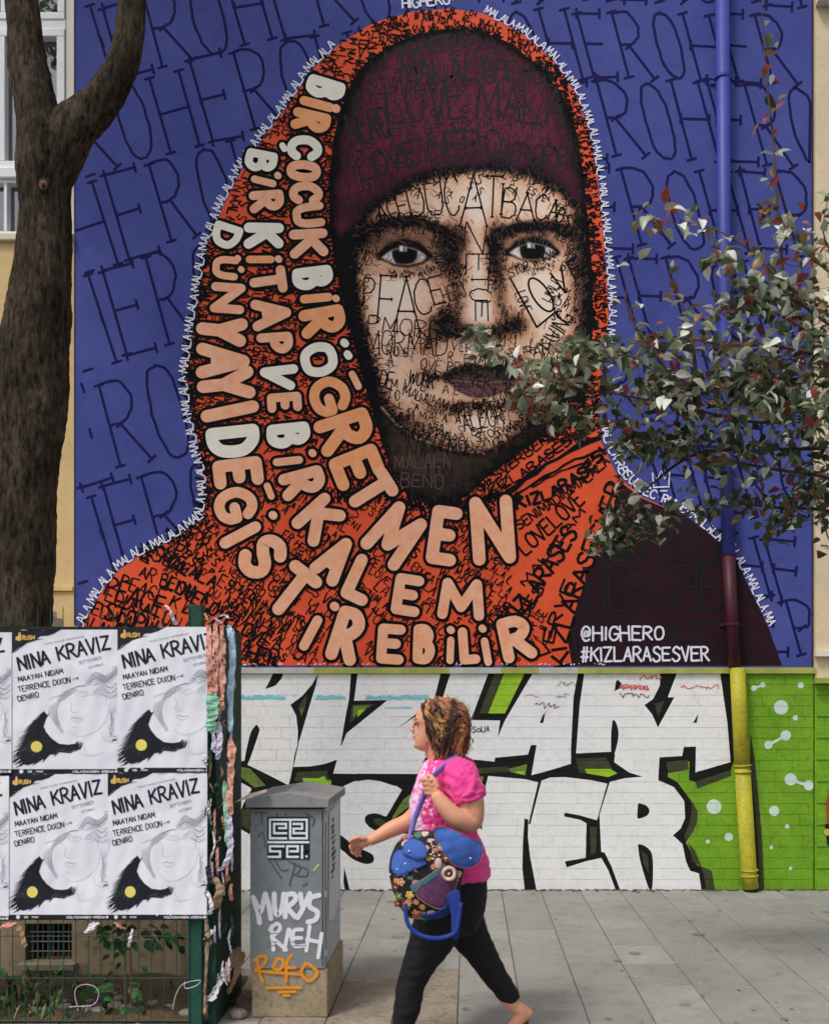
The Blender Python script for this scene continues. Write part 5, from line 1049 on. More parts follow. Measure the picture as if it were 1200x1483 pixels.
    I2.disc(85,1405,20,pwh,12); text_path(I2, 'DE', [(150,1414),(195,1414)], 16, 5, pwh, fit=True); text_path(I2, 'MAK', [(230,1414),(300,1414)], 16, 5, pwh, fit=True); text_path(I2, 'VOLKSWAGEN ARENA', [(580,1417),(985,1417)], 20, 6, pwh, fit=True); I2.disc(1000,1405,14,pwh,12)
    rnd.setstate(st0)
    base = surf(510, 1395, 0)
    root = sheet.build('poster'); root.data.materials
    # footer paper below the sheet
    objs = [root, I.build('print', root), I2.build('pale_print', root)]
    for o in objs[1:]: o.location = (0,0,0)
    if clip:
        x0, x1 = P(clip[0],0,Yp)[0], P(clip[1],0,Yp)[0]
        for o in objs:
            bm = bmesh.new(); bm.from_mesh(o.data)
            for xx, nn in ((x0, (-1,0,0)), (x1, (1,0,0))): bmesh.ops.bisect_plane(bm, geom=bm.verts[:]+bm.edges[:]+bm.faces[:], plane_co=(xx,0,0), plane_no=nn, clear_outer=True)
            bm.to_mesh(o.data); bm.free()
    root.data.polygons.foreach_set('use_smooth', [True]*len(root.data.polygons))
    tag(root, label, 'poster', 'white event posters pasted on the wire fence')
    return root
poster(18,912,171,1116, None, 1, 'white event poster fully seen in the upper row, with black title and yellow disc')
poster(170,908,322,1114, (170,299), 2, 'white event poster in the upper row, its title cut off at the green corner post')
poster(14,1121,158,1327, None, 3, 'white event poster of the lower row above the sapling, left of the last one')
poster(156,1119,299,1327, None, 4, 'white event poster at the lower right of the fence above the green post')
poster(-136,916,17,1116, None, 5, 'white event poster cut by the left picture edge in the upper row')
poster(-132,1124,13,1329, None, 6, 'white event poster cut by the left picture edge in the lower row')
# ---------------------------------------------------------------- things behind the fence
bw_ = thing('low_concrete_wall', 'low stained concrete wall with a barred opening behind the wire fence', 'wall', P(180,1483,5.7)[:2]+(0,))
cw = mat('stained_concrete', C(168,150,122), .9, .3, 3, .6, 30, rgb2=C(128,112,88), dirt=.3)
Yq = 5.7; m_ = MB(cw)
def bq(x0, y0, x1, y1, d=0, t=.3): a = P(x0,y1,Yq); b = P(x1,y0,Yq); m_.box((a[0], Yq-d, max(a[2], 0)), (b[0], Yq+t, b[2]))
bq(-260,1300,36,1500); bq(104,1300,262,1500); bq(36.01,1300,103.99,1338); bq(36.01,1392,103.99,1500)
m_.build('wall_face', bw_); m_ = MB(mat('opening_dark', C(34,34,34), .9, .2)); a = P(36,1392,Yq); b = P(104,1338,Yq); m_.box((a[0], Yq+.2, a[2]), (b[0], Yq+.22, b[2])); m_.build('opening', bw_)
for k in range(9):
    m_ = MB(mat('bar_steel', C(96,98,96), .5, .2)); x = 40+k*7.5; m_.tube([P(x,1392,Yq+.03), P(x,1338,Yq+.03)], .005, 6); m_.build('bar', bw_)
for k in range(3):
    m_ = MB(MATS['bar_steel']); m_.tube([P(36,1350+k*14,Yq+.025), P(104,1350+k*14,Yq+.025)], .005, 6); m_.build('bar', bw_)
m_ = MB(mat('opening_sill', C(150,140,124), .9, .2)); a = P(30,1402,Yq); b = P(112,1394,Yq); m_.box((a[0], Yq-.06, a[2]), (b[0], Yq-.001, b[2])); m_.build('sill', bw_)
sl_ = MB(mat('soil', C(84,70,52), .95, .35, 6, 1, 25, dirt=.4)); nx_, ny_ = 40, 16; x0 = P(-300,0,FY)[0]; x1 = P(300,0,FY)[0]
for j in range(ny_+1):
    for i in range(nx_+1):
        xx = x0+(x1-x0)*i/nx_; yy = FY+.10+(Yq-FY-.10)*j/ny_; sl_.v.append((xx, yy, .012+.05*max(0, mnoise.noise(Vector((xx*3, yy*3, 0)))+.4)*(1 if 0<i<nx_ and 0<j<ny_ else 0)))
sl_.f = [(j*(nx_+1)+i, j*(nx_+1)+i+1, (j+1)*(nx_+1)+i+1, (j+1)*(nx_+1)+i) for j in range(ny_) for i in range(nx_)]; sl_.m = [0]*len(sl_.f); o = sl_.build('ground_soil', smooth=True); o['kind'] = 'structure'
# sapling and weeds
green_l = mat('sapling_leaf', C(74,132,64), .45, .25, 10, spec=.4); gl2 = mat('sapling_leaf_dark', C(42,78,44), .5, .3, 10, spec=.4)
sap = thing('sapling', 'young sapling with bright green leaves growing behind the fence under the posters', 'sapling', P(181,1490,5.05)[:2]+(0,))
q_ = MB(mat('sapling_stem', C(120,104,74), .8, .2)); q_.tube([P(181,1550,5.05), P(182,1450,5.05), P(181,1400,5.03), P(180,1345,5.0)], [.010,.009,.007,.004], 8); q_.tube([P(192,1500,5.06), P(190,1420,5.05), P(188,1360,5.0)], [.007,.006,.003], 6)
for x, y in ((160,1350),(215,1345),(235,1350),(258,1350),(165,1430),(200,1425),(170,1460),(205,1465)): q_.tube([P(182, y+14, 5.03), P((182+x)/2, y, 5.02), P(x, y, 4.98)], .002, 5)
q_.build('stem', sap)
sl1 = leafmesh('sapling_leaf', green_l, .085, .06); sl2 = leafmesh('sapling_leaf', gl2, .085, .055)
for i, (x, y, a, el, s_, d) in enumerate([(160,1352,200,-30,1,0),(172,1345,150,10,.9,0),(166,1362,230,-40,1,0),(150,1356,190,-10,.8,0),(205,1350,-10,-20,.9,1),(212,1362,-40,-50,1,1),(222,1350,10,-20,.8,1),(238,1352,-30,-40,.9,0),(256,1352,-80,-70,1,1),(214,1342,40,-10,.8,0),(232,1344,20,0,.7,0),(196,1365,-60,-60,.8,0),(176,1395,200,-40,.6,1),(165,1428,180,-20,.9,0),(190,1425,0,-10,.8,0),(192,1436,-20,-40,.9,0),(168,1462,200,-20,.9,1),(196,1462,0,-20,1,1),(204,1472,-20,-40,.9,1),(185,1470,250,-50,.8,1),(158,1384,180,-30,.6,1),(172,1380,160,-40,.6,1),(204,1402,0,-30,.7,0)]+[(wx, wy, wa, we, ws, wd_) for wx, wy, wa, we, ws, wd_ in [(rnd.uniform(148,262), rnd.uniform(1340,1372), rnd.uniform(0,360), rnd.uniform(-60,10), rnd.uniform(.6,1), rnd.choice((0,1,1))) for _ in range(22)]]+[(rnd.uniform(150,212), rnd.uniform(1410,1480), rnd.uniform(0,360), rnd.uniform(-40,10), rnd.uniform(.5,.9), rnd.choice((0,1))) for _ in range(14)]):
    o = link('leaf', sl2 if d else sl1, sap); o.matrix_local = Matrix.Translation(Vector(P(x, y, 5.0-.01*(i % 5)))-gloc(sap)) @ Matrix.Rotation(R(a+rnd.uniform(-20,20)), 4, 'Z') @ Matrix.Rotation(R(-el), 4, 'Y') @ Matrix.Rotation(rnd.gauss(.6,.5), 4, 'X') @ Matrix.Scale(s_*.85, 4)
wd = MB(green_l, gl2, mat('dry_grass', C(150,138,90), .8, .2)); wr_ = random.Random(5)
for _ in range(260):
    x = wr_.choice((wr_.gauss(75,26), wr_.gauss(20,30), wr_.uniform(-60,270))); Yv = wr_.uniform(FY+.1, 5.6); p = Vector(P(x,0,Yv)); p.z = .02; h = wr_.uniform(.02,.085); a = wr_.uniform(0,6.28); w = wr_.uniform(.004,.014); q2 = p+Vector((math.cos(a)*h*.5, math.sin(a)*h*.5, h))
    s2 = Vector((-math.sin(a)*w, math.cos(a)*w, 0)); mdp = (p+q2)/2+Vector((0,0,h*.15)); wd.add([tuple(p-s2*.4), tuple(p+s2*.4), tuple(mdp+s2), tuple(mdp-s2), tuple(q2)], [(0,1,2,3),(3,2,4)], wd.mats[wr_.choice((0,1,1,2))])
tag(wd.build('weeds', kind='stuff'), 'low weeds and dry grass on the soil behind the wire fence', 'weeds')
rb = MB(mat('rubble', C(140,130,118), .9, .25, 8, .5), mat('rubble_dark', C(70,60,52), .9, .3, 8)); 
for _ in range(90):
    x = wr_.uniform(-60,380); Yv = wr_.uniform(FY+.12, 5.4); s_ = wr_.uniform(.012,.05); p = P(x,0,Yv)
    if x > 300: Yv = wr_.uniform(4.95,5.5); p = P(wr_.uniform(303,352),0,Yv)
    rb.ball((p[0], Yv, s_*.5), (s_, s_*.8, s_*.6), rb.mats[wr_.randrange(2)], nu=6, nv=5)
tag(rb.build('rubble', kind='stuff'), 'broken stones and scraps lying on the soil behind the fence', 'rubble')
# ---------------------------------------------------------------- the walking woman
HY = 4.69
wo = thing('person', 'woman in pink top and black leggings walking left past the wall, hair in auburn curls', 'person', P(655,1505,HY)[:2]+(0,))
skin = mat('skin', C(206,148,118), .5, .07, 9, .12, 150, spec=.35, sss=.12); KH = HY/F
def remesh(mb, name, voxel, sm_it=4, parent=None, disp=None):
    me = mb.mesh(name+'_src'); o = bpy.data.objects.new(name+'_src', me); COL.objects.link(o)
    md = o.modifiers.new('r', 'REMESH'); md.mode = 'VOXEL'; md.voxel_size = voxel
    if sm_it: s_ = o.modifiers.new('s', 'SMOOTH'); s_.iterations = sm_it; s_.factor = .5
    dg = bpy.context.evaluated_depsgraph_get(); me2 = bpy.data.meshes.new_from_object(o.evaluated_get(dg)); bpy.data.objects.remove(o); bpy.data.meshes.remove(me)
    me2.name = name; me2.materials.clear(); me2.materials.append(mb.mats[0]); me2.polygons.foreach_set('use_smooth', [True]*len(me2.polygons)); me2.update()
    if disp: disp(me2)
    return link(name, me2, parent)
def pt(x, y, d=0): return Vector(P(x, y, HY+d)) if False else Vector(((x-PX0)*KH, HY+d, EYE+(PY0-y)*KH))
def limbt(mb, pts, rad, n=16):   # pts (px,py,depth), radii in photo pixels
    p3 = smooth3([tuple(pt(*q_)) + (r*KH,) if False else tuple(pt(*q_)) for q_ in pts], 5); r3 = smooth3([(r, 0, 0) for r in rad], 5)
    mb.tube(p3, [max(.001, r[0]*KH) for r in r3], n)
def rings_h(mb, rows, n=28, pw=2.0):  # rows (py, front px, back px, half breadth m, depth shift)
    rr = []
    r4 = smooth4(rows, 4)
    for y, f_, b_, hb, dz in r4:
        cx, a = (f_+b_)/2, (b_-f_)/2; ring = []
        for k in range(n):
            w = 2*math.pi*k/n; c, s = math.cos(w), math.sin(w); e = 2/pw
            ring.append(pt(cx+a*math.copysign(abs(c)**e, c), y, dz+hb*math.copysign(abs(s)**e, s)))
        rr.append(ring)
    mb.rings(rr)
def smooth4(rows, n):
    out = []; P_ = [rows[0]]+list(rows)+[rows[-1]]
    for i in range(1, len(P_)-2):
        a, b, c, d = P_[i-1:i+3]
        for k in range(n):
            t = k/n; out.append(tuple(.5*((2*b[j])+(c[j]-a[j])*t+(2*a[j]-5*b[j]+4*c[j]-d[j])*t*t+(3*b[j]-a[j]-3*c[j]+d[j])*t**3) for j in range(len(b))))
    out.append(tuple(rows[-1])); return out
SH = .165   # half shoulder distance; near side is nearer to the camera (minus)
b = MB(skin)
rings_h(b, [(1013,628,645,.02,0),(1017,616,657,.045,0),(1025,607,665,.062,0),(1035,602.5,669,.072,0),(1044,601,670,.076,0),(1051,603.5,668,.074,0),(1059,603,662,.07,0),(1067,601.5,654,.063,0),(1074,600.5,647,.056,0),(1080,601,640,.048,0),(1085,604,632,.036,0),(1088,610,624,.018,0)], pw=2.2)
# nose, lips, chin, brow, cheek, ear
b.tube([pt(604,1041), pt(600.5,1047), pt(597,1052.5), pt(596,1056.5), pt(600,1060)], [.007,.009,.0115,.013,.008], 12); b.ball(pt(594.8,1055.8), (.0085,.010,.0075)); b.tube([pt(599.8,1060), pt(599.4,1064)], [.006,.008], 8)
for s in (-1, 1): b.ball(pt(597.5,1058,s*.012), (.010,.008,.007)); b.ball(pt(601,1041,s*.028), (.012,.024,.007)); b.ball(pt(604,1046.5,s*.031), (.010,.014,.009))
b.ball(pt(600.4,1066.4), (.010,.021,.0062)); b.ball(pt(601,1070.3), (.010,.018,.0066)); b.ball(pt(602.8,1080), (.014,.020,.014)); b.ball(pt(603,1062), (.012,.024,.012))
for s in (-1, 1): b.ball(pt(634,1061,s*.071), (.014,.009,.027)); b.ball(pt(630,1068,s*.068), (.007,.007,.009))
limbt(b, [(634,1072,0),(637,1090,0),(645,1112,0)], [20,19,23]); limbt(b, [(618,1086,0),(630,1093,0),(640,1104,0)], [8,14,18])
# torso (under the clothes)
rings_h(b, [(1098,630,668,.06,0),(1106,619,684,.13,0),(1116,613,687,.155,0),(1132,607,688,.160,0),(1152,601,687,.150,0),(1175,600,685,.145,0),(1205,603,685,.142,0),(1235,604,698,.165,0),(1265,606,703,.178,0),(1295,608,704,.182,0),(1320,612,698,.175,0),(1345,620,690,.15,0)], pw=2.3)
# near (left) arm, hand on the strap
NA = -.205
limbt(b, [(664,1116,-.15),(671,1130,NA),(680,1155,NA-.012),(681,1180,NA-.03),(662,1175,NA-.065),(645,1158,NA-.07),(634,1143,NA-.06)], [20,21,20,16.5,14.5,11.5,9]); 
b.ball(pt(680,1182,NA-.03), (.047,.043,.045))
# hand: palm and curled fingers around the strap at (620,1130)
b.ball(pt(628,1136,NA-.05), (.034,.018,.036), rot=Matrix.Rotation(R(35), 3, 'Y')); b.ball(pt(632,1141,NA-.053), (.026,.02,.028))
for k in range(4):
    bx_, by_ = 621+k*1.8-1.5, 1123+k*6.2
    fingers = [(bx_+8, by_+2, NA-.062), (bx_, by_-1, NA-.066), (bx_-5.2, by_, NA-.045), (bx_-2.5, by_+2, NA-.025), (bx_+3, by_+2.5, NA-.018)]
    b.tube([pt(*q_) for q_ in fingers], [.0105,.0102,.0095,.009,.0075], 10)
b.tube([pt(636,1134,NA-.055), pt(632,1124,NA-.05), pt(626,1118,NA-.04), pt(620,1118,NA-.035)], [.013,.012,.0105,.008], 10)
# far (right) arm reaching forward
limbt(b, [(650,1118,.15),(632,1150,.2),(606,1180,.215),(586,1199,.21),(562,1209,.19),(541,1220,.17),(529,1226,.165)], [20,17,15,13.5,12.5,9.5,8])
b.ball(pt(521,1228,.165), (.038,.017,.026), rot=Matrix.Rotation(R(-12), 3, 'Y'))
for k, (pts_, r_) in enumerate([([(514,1223),(506,1227),(501,1233),(503,1238)],.0088),([(514,1228),(506,1234),(503,1241),(507,1246)],.0092),([(516,1232),(510,1239),(508,1246),(512,1250)],.009),([(520,1234),(515,1241),(514,1247),(517,1251)],.008)]):
    d = .145+k*.014; b.tube([pt(x, y, d) for x, y in pts_], [r_*1.08, r_, r_*.93, r_*.75], 10)
b.tube([pt(524,1222,.148), pt(514,1219,.135), pt(506,1221,.13), pt(500,1226,.13)], [.012,.011,.0095,.0075], 10)
# legs and feet
LN = -.085; LF = .09
limbt(b, [(650,1300,LN),(632,1345,LN),(610,1390,LN),(597,1420,LN),(590,1455,LN),(579,1490,LN)], [38,31,22,17.5,17,9.5])
limbt(b, [(658,1300,LF),(670,1345,LF),(694,1385,LF),(712,1415,LF),(736,1450,LF),(748,1470,LF)], [38,30,21,17,14,9])
limbt(b, [(580,1488,LN),(573,1496,LN),(553,1501,LN-.005),(535,1503.5,LN-.01)], [9.5,9,8,5.5]); b.ball(pt(582,1497,LN), (.03,.03,.028))
limbt(b, [(748,1467,LF),(758,1476,LF),(750,1490,LF),(738,1500,LF)], [9.5,11,9.5,7]); b.ball(pt(764,1477,LF), (.032,.028,.03))
for k in range(5):
    b.tube([pt(540-k*.5,1503,LN-.03+k*.014), pt(529+k*1.5,1505,LN-.034+k*.015)], [.008,.006], 8)
    b.tube([pt(739,1500,LF-.03+k*.014), pt(727+k*1.2,1506,LF-.034+k*.015)], [.008,.006], 8)
body = remesh(b, 'body', .0042, 3, wo)
# shade the face with lip and brow colours as small separate parts
fx = MB(mat('lips', C(176,92,84), .5, .05)); fx.ball(pt(598.7,1066.7), (.0060,.017,.0032)); fx.ball(pt(599.1,1070), (.0060,.015,.0036)); fx.build('lips', wo, smooth=True)
for s in (-1, 1):
    e = MB(mat('eye_white', C(150,136,130), .3, .03)); e.ball(pt(604.2,1047,s*.034), (.0095,.0115,.0072), nu=16, nv=10); e.build('eye', wo, smooth=True)
    e = MB(mat('iris', C(52,38,30), .2, .05)); e.ball(pt(601.4,1047.3,s*.034), (.004,.0062,.006)); e.build('iris', wo, smooth=True)
    e = MB(skin); e.ball(pt(603.6,1045.0,s*.034), (.0130,.0145,.0075), rot=Matrix.Rotation(R(-12), 3, 'Y')); e.build('eyelid', wo, smooth=True)
    e = MB(mat('brow_hair', C(92,66,52), .8, .1)); e.tube([pt(598.6,1040.5,s*.014), pt(598.8,1038.6,s*.032), pt(603,1038.5,s*.05)], [.002,.0032,.0016], 6); e.build('eyebrow', wo, smooth=True)
# pink top
pinkm = bpy.data.materials.new('pink_cotton'); pinkm.use_nodes = True; N = pinkm.node_tree.nodes; L = pinkm.node_tree.links; bs = N['Principled BSDF']; bs.inputs['Roughness'].default_value = .8; bs.inputs['Sheen Weight'].default_value = .15
tc = N.new('ShaderNodeTexCoord'); vo = N.new('ShaderNodeTexNoise'); vo.inputs['Scale'].default_value = 34; vo.inputs['Detail'].default_value = 3; vo.inputs['Distortion'].default_value = 1.5; L.new(tc.outputs['Object'], vo.inputs['Vector'])
sx_ = N.new('ShaderNodeSeparateXYZ'); L.new(tc.outputs['Object'], sx_.inputs[0])
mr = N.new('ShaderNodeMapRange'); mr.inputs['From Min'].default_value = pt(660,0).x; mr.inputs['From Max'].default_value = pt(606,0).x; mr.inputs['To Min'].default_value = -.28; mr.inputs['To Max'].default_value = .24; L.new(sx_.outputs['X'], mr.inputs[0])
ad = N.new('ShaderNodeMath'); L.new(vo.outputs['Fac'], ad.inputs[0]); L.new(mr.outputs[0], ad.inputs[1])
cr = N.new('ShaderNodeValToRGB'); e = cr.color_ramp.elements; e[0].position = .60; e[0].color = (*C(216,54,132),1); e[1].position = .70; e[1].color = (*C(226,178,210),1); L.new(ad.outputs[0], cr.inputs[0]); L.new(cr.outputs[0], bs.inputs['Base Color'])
def folds(amp, sc, stretch=(1,1,1)):
    def f(me):
        n_ = len(me.vertices); co_ = np.empty(n_*3); me.vertices.foreach_get('co', co_); co_ = co_.reshape(-1,3); no = np.empty(n_*3); me.vertices.foreach_get('normal', no); no = no.reshape(-1,3)
        d = np.array([mnoise.noise(Vector((c[0]*sc*stretch[0], c[1]*sc*stretch[1], c[2]*sc*stretch[2]))) for c in co_]); co_ += no*(d*amp)[:, None]; me.vertices.foreach_set('co', co_.ravel()); me.update()
    return f
def folds2(me):
    """soft cloth folds: creases radiating from the armpit and drag lines across the belly"""
    n_ = len(me.vertices); co_ = np.empty(n_*3); me.vertices.foreach_get('co', co_); co_ = co_.reshape(-1,3); no = np.empty(n_*3); me.vertices.foreach_get('normal', no); no = no.reshape(-1,3)
    ap = pt(664,1150,-.2); X_ = co_[:,0]-ap.x; Z_ = co_[:,2]-ap.z; an = np.arctan2(Z_, X_); rr_ = np.hypot(X_, Z_)
    d = .0045*np.sin(an*9+3*np.sin(rr_*30))*np.exp(-((rr_-.07)/.06)**2)
    d += np.array([.008*mnoise.noise(Vector((c[0]*14+c[2]*6, c[1]*12, c[2]*16-c[0]*8)))+.004*(1-abs(mnoise.noise(Vector((c[0]*22+c[2]*14, c[1]*18, c[2]*30-c[0]*20))))*3) for c in co_])
    co_ += no*d[:, None]; me.vertices.foreach_set('co', co_.ravel()); me.update()
s = MB(pinkm)
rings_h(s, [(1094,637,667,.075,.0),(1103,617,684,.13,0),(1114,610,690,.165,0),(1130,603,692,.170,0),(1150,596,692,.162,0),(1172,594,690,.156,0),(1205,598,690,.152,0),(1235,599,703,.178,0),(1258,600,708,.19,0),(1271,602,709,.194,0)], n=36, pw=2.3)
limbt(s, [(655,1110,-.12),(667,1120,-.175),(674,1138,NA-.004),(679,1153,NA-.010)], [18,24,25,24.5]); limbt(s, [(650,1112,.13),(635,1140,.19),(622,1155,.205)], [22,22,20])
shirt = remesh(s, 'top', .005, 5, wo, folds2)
# leggings
lgm = mat('black_leggings', C(24,24,28), .75, .2, 30, .3, 60, spec=.25)
s = MB(lgm)
rings_h(s, [(1250,606,703,.168,0),(1275,601,705,.185,0),(1300,599,705,.19,0),(1325,603,700,.185,0),(1350,615,688,.14,0)], n=32, pw=2.3)
limbt(s, [(648,1300,LN),(630,1345,LN),(608,1390,LN),(596,1420,LN),(591,1452,LN),(582,1484,LN)], [41,34.5,24,20,19.5,13.5])
limbt(s, [(660,1300,LF),(671,1345,LF),(695,1385,LF),(713,1415,LF),(734,1445,LF),(744,1459,LF)], [41,33,23.5,19.5,16,12.5])
remesh(s, 'leggings', .005, 4, wo, folds(.004, 24, (.6,1,1.4)))
# sandals
sm_ = mat('sandal', C(60,42,34), .6, .1)
for pts_, d, lo in (([(590,1506.5),(560,1507),(530,1508)], LN, 0), ([(766,1489),(752,1500),(736,1508),(726,1509)], LF, 0)):
    s = MB(sm_); pp = smooth3([tuple(pt(x, y, d)) for x, y in pts_], 4); s.tube(pp, [(.034, .006)]*len(pp), 12); s.build('sandal', wo, smooth=True)
# hair: core volume and curls
hm_ = [mat('hair_dark', C(60,42,36), .5, .2, 30, .4, 200, spec=.4), mat('hair_auburn', C(164,108,72), .5, .25, 30, .4, 200, spec=.4), mat('hair_gold', C(206,156,96), .5, .2, 30, .4, 200, spec=.4), mat('hair_brown', C(128,82,58), .5, .2, 30, .4, 200, spec=.4)]
s = MB(hm_[1], *hm_)
def hb(x, y, a, b_, c, m): s.ball(pt(x, y), (a, b_, c), m, 20, 14)
core = MB(hm_[1]); 
rings_h(core, [(1011,630,650,.03,0),(1015,617,662,.058,0),(1022,613,670,.078,0),(1034,620,675,.09,0),(1048,627,678,.096,0),(1062,630,680,.1,0),(1076,634,679,.1,0),(1090,640,674,.088,0),(1097,648,668,.06,0)], pw=2.1)
hc = remesh(core, 'hair_core', .006, 2, None, folds(.012, 38)); hc.name = 'hair'; hc.parent = wo; hc.location = -gloc(wo)
hr = random.Random(9); 
for k in range(150):
    side = hr.choice((-1, -1, -1, 1))
    x0 = 612+60*hr.random(); y0 = 1011+(abs(x0-640)/30)**2*8+hr.uniform(0, 6); d0 = side*hr.uniform(.0, .06)
    if k % 3 == 0: x0 = hr.uniform(628, 674); y0 = hr.uniform(1024, 1052); d0 = side*hr.uniform(.07, .09)
    x1 = 627+50*hr.random()**.85; y1 = hr.uniform(1068, 1101)-(10 if x1 > 672 else 0); d1 = side*hr.uniform(.05, .112)*(1 if x1 < 665 else .6)
    if x0 < 626: x1 = hr.uniform(626, 640); y1 = hr.uniform(1050, 1085)
    xm = min(max(x0, x1)+hr.uniform(-6, 6), 676); ym = (y0+y1)/2-4; dm = side*max(abs(d0), abs(d1), .09)
    if x0 < 622: xm = hr.uniform(619, 628)
    fx_ = (x0+x1)/2; m0 = 0 if (y0 < 1028 and x1 < 641 and hr.random() < .85) or fx_ < 624 else (2 if 622 < (xm+x1)/2 < 653 and hr.random() < .75 else hr.choice((1, 1, 3, 3, 0)))
    ph = hr.uniform(0, 6.28); fr = hr.uniform(.75, 1.1); amk = hr.uniform(.005, .0105); hand = hr.choice((-1, 1))
    for j in range(13):
        jx, jy, jd = hr.gauss(0, 1.3), hr.gauss(0, 1.5), hr.gauss(0, .004); sp_ = hr.uniform(.6, 1.7)
        base = smooth3([tuple(pt(x0+jx, y0+jy, d0+jd)), tuple(pt((x0+xm)/2+jx, (y0+ym)/2-3+jy, (d0+dm)/2*1.12+jd)), tuple(pt(xm+jx*sp_, ym+jy, dm+jd)), tuple(pt(x1+jx*sp_*1.6, y1+jy*3, d1+jd*2))], 8)
        pj = ph+hr.gauss(0, .28); pts_ = []
        for i, q_ in enumerate(base):
            am = amk*min(1, i/7)*hr.uniform(.9, 1.1); w = hand*i*fr+pj; pts_.append((q_[0]+am*math.cos(w), q_[1]+am*.8*math.sin(w), q_[2]+am*.35*math.sin(w)))
        m = hm_[m0] if hr.random() < .8 else hr.choice(hm_)
        s.tube(pts_, [.0017]*(len(pts_)-1)+[.0005], 4, m)
for j in range(140):   # loose flyaway hairs
    x0, y0 = hr.uniform(626, 678), hr.uniform(1012, 1060); a = hr.uniform(-.6, 1.2); l = hr.uniform(4, 12); side = hr.choice((-1, 1)); dd = side*hr.uniform(0, .1)
    s.tube([pt(x0, y0, dd), pt(min(x0+l*.7, 683), y0-2+a*3, dd*1.1), pt(min(x0+l*1.1, 687), y0+l*.9, dd*1.05)], [.0011, .0009, .0004], 3, hm_[hr.choice((1,2,3))])
s.build('curls', wo, smooth=True)
s = MB(mat('sunglasses_black', C(30,26,32), .25, .1, spec=.5)); pp = [tuple(pt(618+abs(a)*.30+14*(1-math.cos(R(a)))*1.1, 1013.5+22*(1-math.cos(R(a)))*1.7, .1*math.sin(R(a)))) for a in range(-88, 89, 8)]
s.tube([(q_[0]+.05, q_[1], q_[2]+.002) for q_ in pp], .006, 8); s.build('hair_band', wo, smooth=True)
# ---------------------------------------------------------------- blue and flowered shoulder bag
bg_ = thing('shoulder_bag', 'round flowered shoulder bag with blue flaps and strap, carried by the walking woman', 'bag', tuple(pt(627,1262,-.26)))
DB = -.285
def bagmat():
    m = bpy.data.materials.new('flower_print'); m.use_nodes = True; N = m.node_tree.nodes; L = m.node_tree.links; b = N['Principled BSDF']; b.inputs['Roughness'].default_value = .8
    tc = N.new('ShaderNodeTexCoord'); v = N.new('ShaderNodeTexVoronoi'); v.inputs['Scale'].default_value = 36; v.inputs['Randomness'].default_value = .9
    nz = N.new('ShaderNodeTexNoise'); nz.inputs['Scale'].default_value = 30; L.new(tc.outputs['Object'], nz.inputs['Vector']); mx = N.new('ShaderNodeMixRGB'); mx.inputs[0].default_value = .03; L.new(tc.outputs['Object'], mx.inputs[1]); L.new(nz.outputs['Color'], mx.inputs[2]); L.new(mx.outputs[0], v.inputs['Vector'])
    sp = N.new('ShaderNodeSeparateColor'); L.new(v.outputs['Color'], sp.inputs[0]); r = N.new('ShaderNodeValToRGB'); r.color_ramp.interpolation = 'CONSTANT'; e = r.color_ramp.elements
    stops = [(0,(16,15,20)),(.34,(186,120,104)),(.44,(24,22,28)),(.52,(176,134,62)),(.59,(104,46,56)),(.66,(20,18,24)),(.75,(66,104,86)),(.82,(160,86,60)),(.91,(190,166,160))]
    e[0].color = (*C(*stops[0][1]),1); e[1].position = stops[1][0]; e[1].color = (*C(*stops[1][1]),1)
    for p_, c in stops[2:]: q_ = e.new(p_); q_.color = (*C(*c),1)
    L.new(sp.outputs[0], r.inputs[0]); r2 = N.new('ShaderNodeValToRGB'); r2.color_ramp.elements[0].position = .5; r2.color_ramp.elements[1].position = .58; r2.color_ramp.elements[0].color = (1,1,1,1); r2.color_ramp.elements[1].color = (.03,.03,.035,1); L.new(v.outputs['Distance'], r2.inputs[0])
    m2 = N.new('ShaderNodeMixRGB'); m2.blend_type = 'MULTIPLY'; m2.inputs[0].default_value = 1; L.new(r.outputs[0], m2.inputs[1]); L.new(r2.outputs[0], m2.inputs[2]); L.new(m2.outputs[0], b.inputs['Base Color']); return m
fl = bagmat(); bb = mat('bag_blue', C(66,98,172), .8, .16, 16, .5, 120, spec=.15); bb2 = mat('bag_blue_dark', C(42,62,136), .8, .16, 16, .5, 120, spec=.15); pur = mat('purple_weave', C(98,60,92), .8, .3, 60, .6, 200); teal = mat('teal_weave', C(60,110,120), .8, .2, 60); tan_ = mat('bag_tan', C(206,176,156), .6, .1); 
BC = [(1192,600,660),(1205,583,672),(1225,573,674),(1245,570,672),(1265,573,668),(1285,580,662),(1300,588,655),(1310,598,645)]
s = MB(fl); rows = smooth4([(y, f_, b_, w, 0) for (y, f_, b_), w in zip(BC, (.035,.055,.075,.08,.08,.075,.06,.03))], 4); rr = []
for y, f_, b_, hb_, _ in rows:
    cx, a = (f_+b_)/2, (b_-f_)/2; rr.append([pt(cx+a*math.cos(2*math.pi*k/36), y, DB+hb_*math.sin(2*math.pi*k/36)) for k in range(36)])
s.rings(rr); o = s.build('bag_body', bg_, smooth=True)
def bagsurf(x, y, off=.002):
    ys = [r_[0] for r_ in rows]; f_ = np.interp(y, ys, [r_[1] for r_ in rows]); b_ = np.interp(y, ys, [r_[2] for r_ in rows]); hb_ = np.interp(y, ys, [r_[3] for r_ in rows]); u = np.clip((x-(f_+b_)/2)/((b_-f_)/2), -.999, .999)
    return tuple(pt(x, y, DB-hb_*math.sqrt(1-u*u)-off))
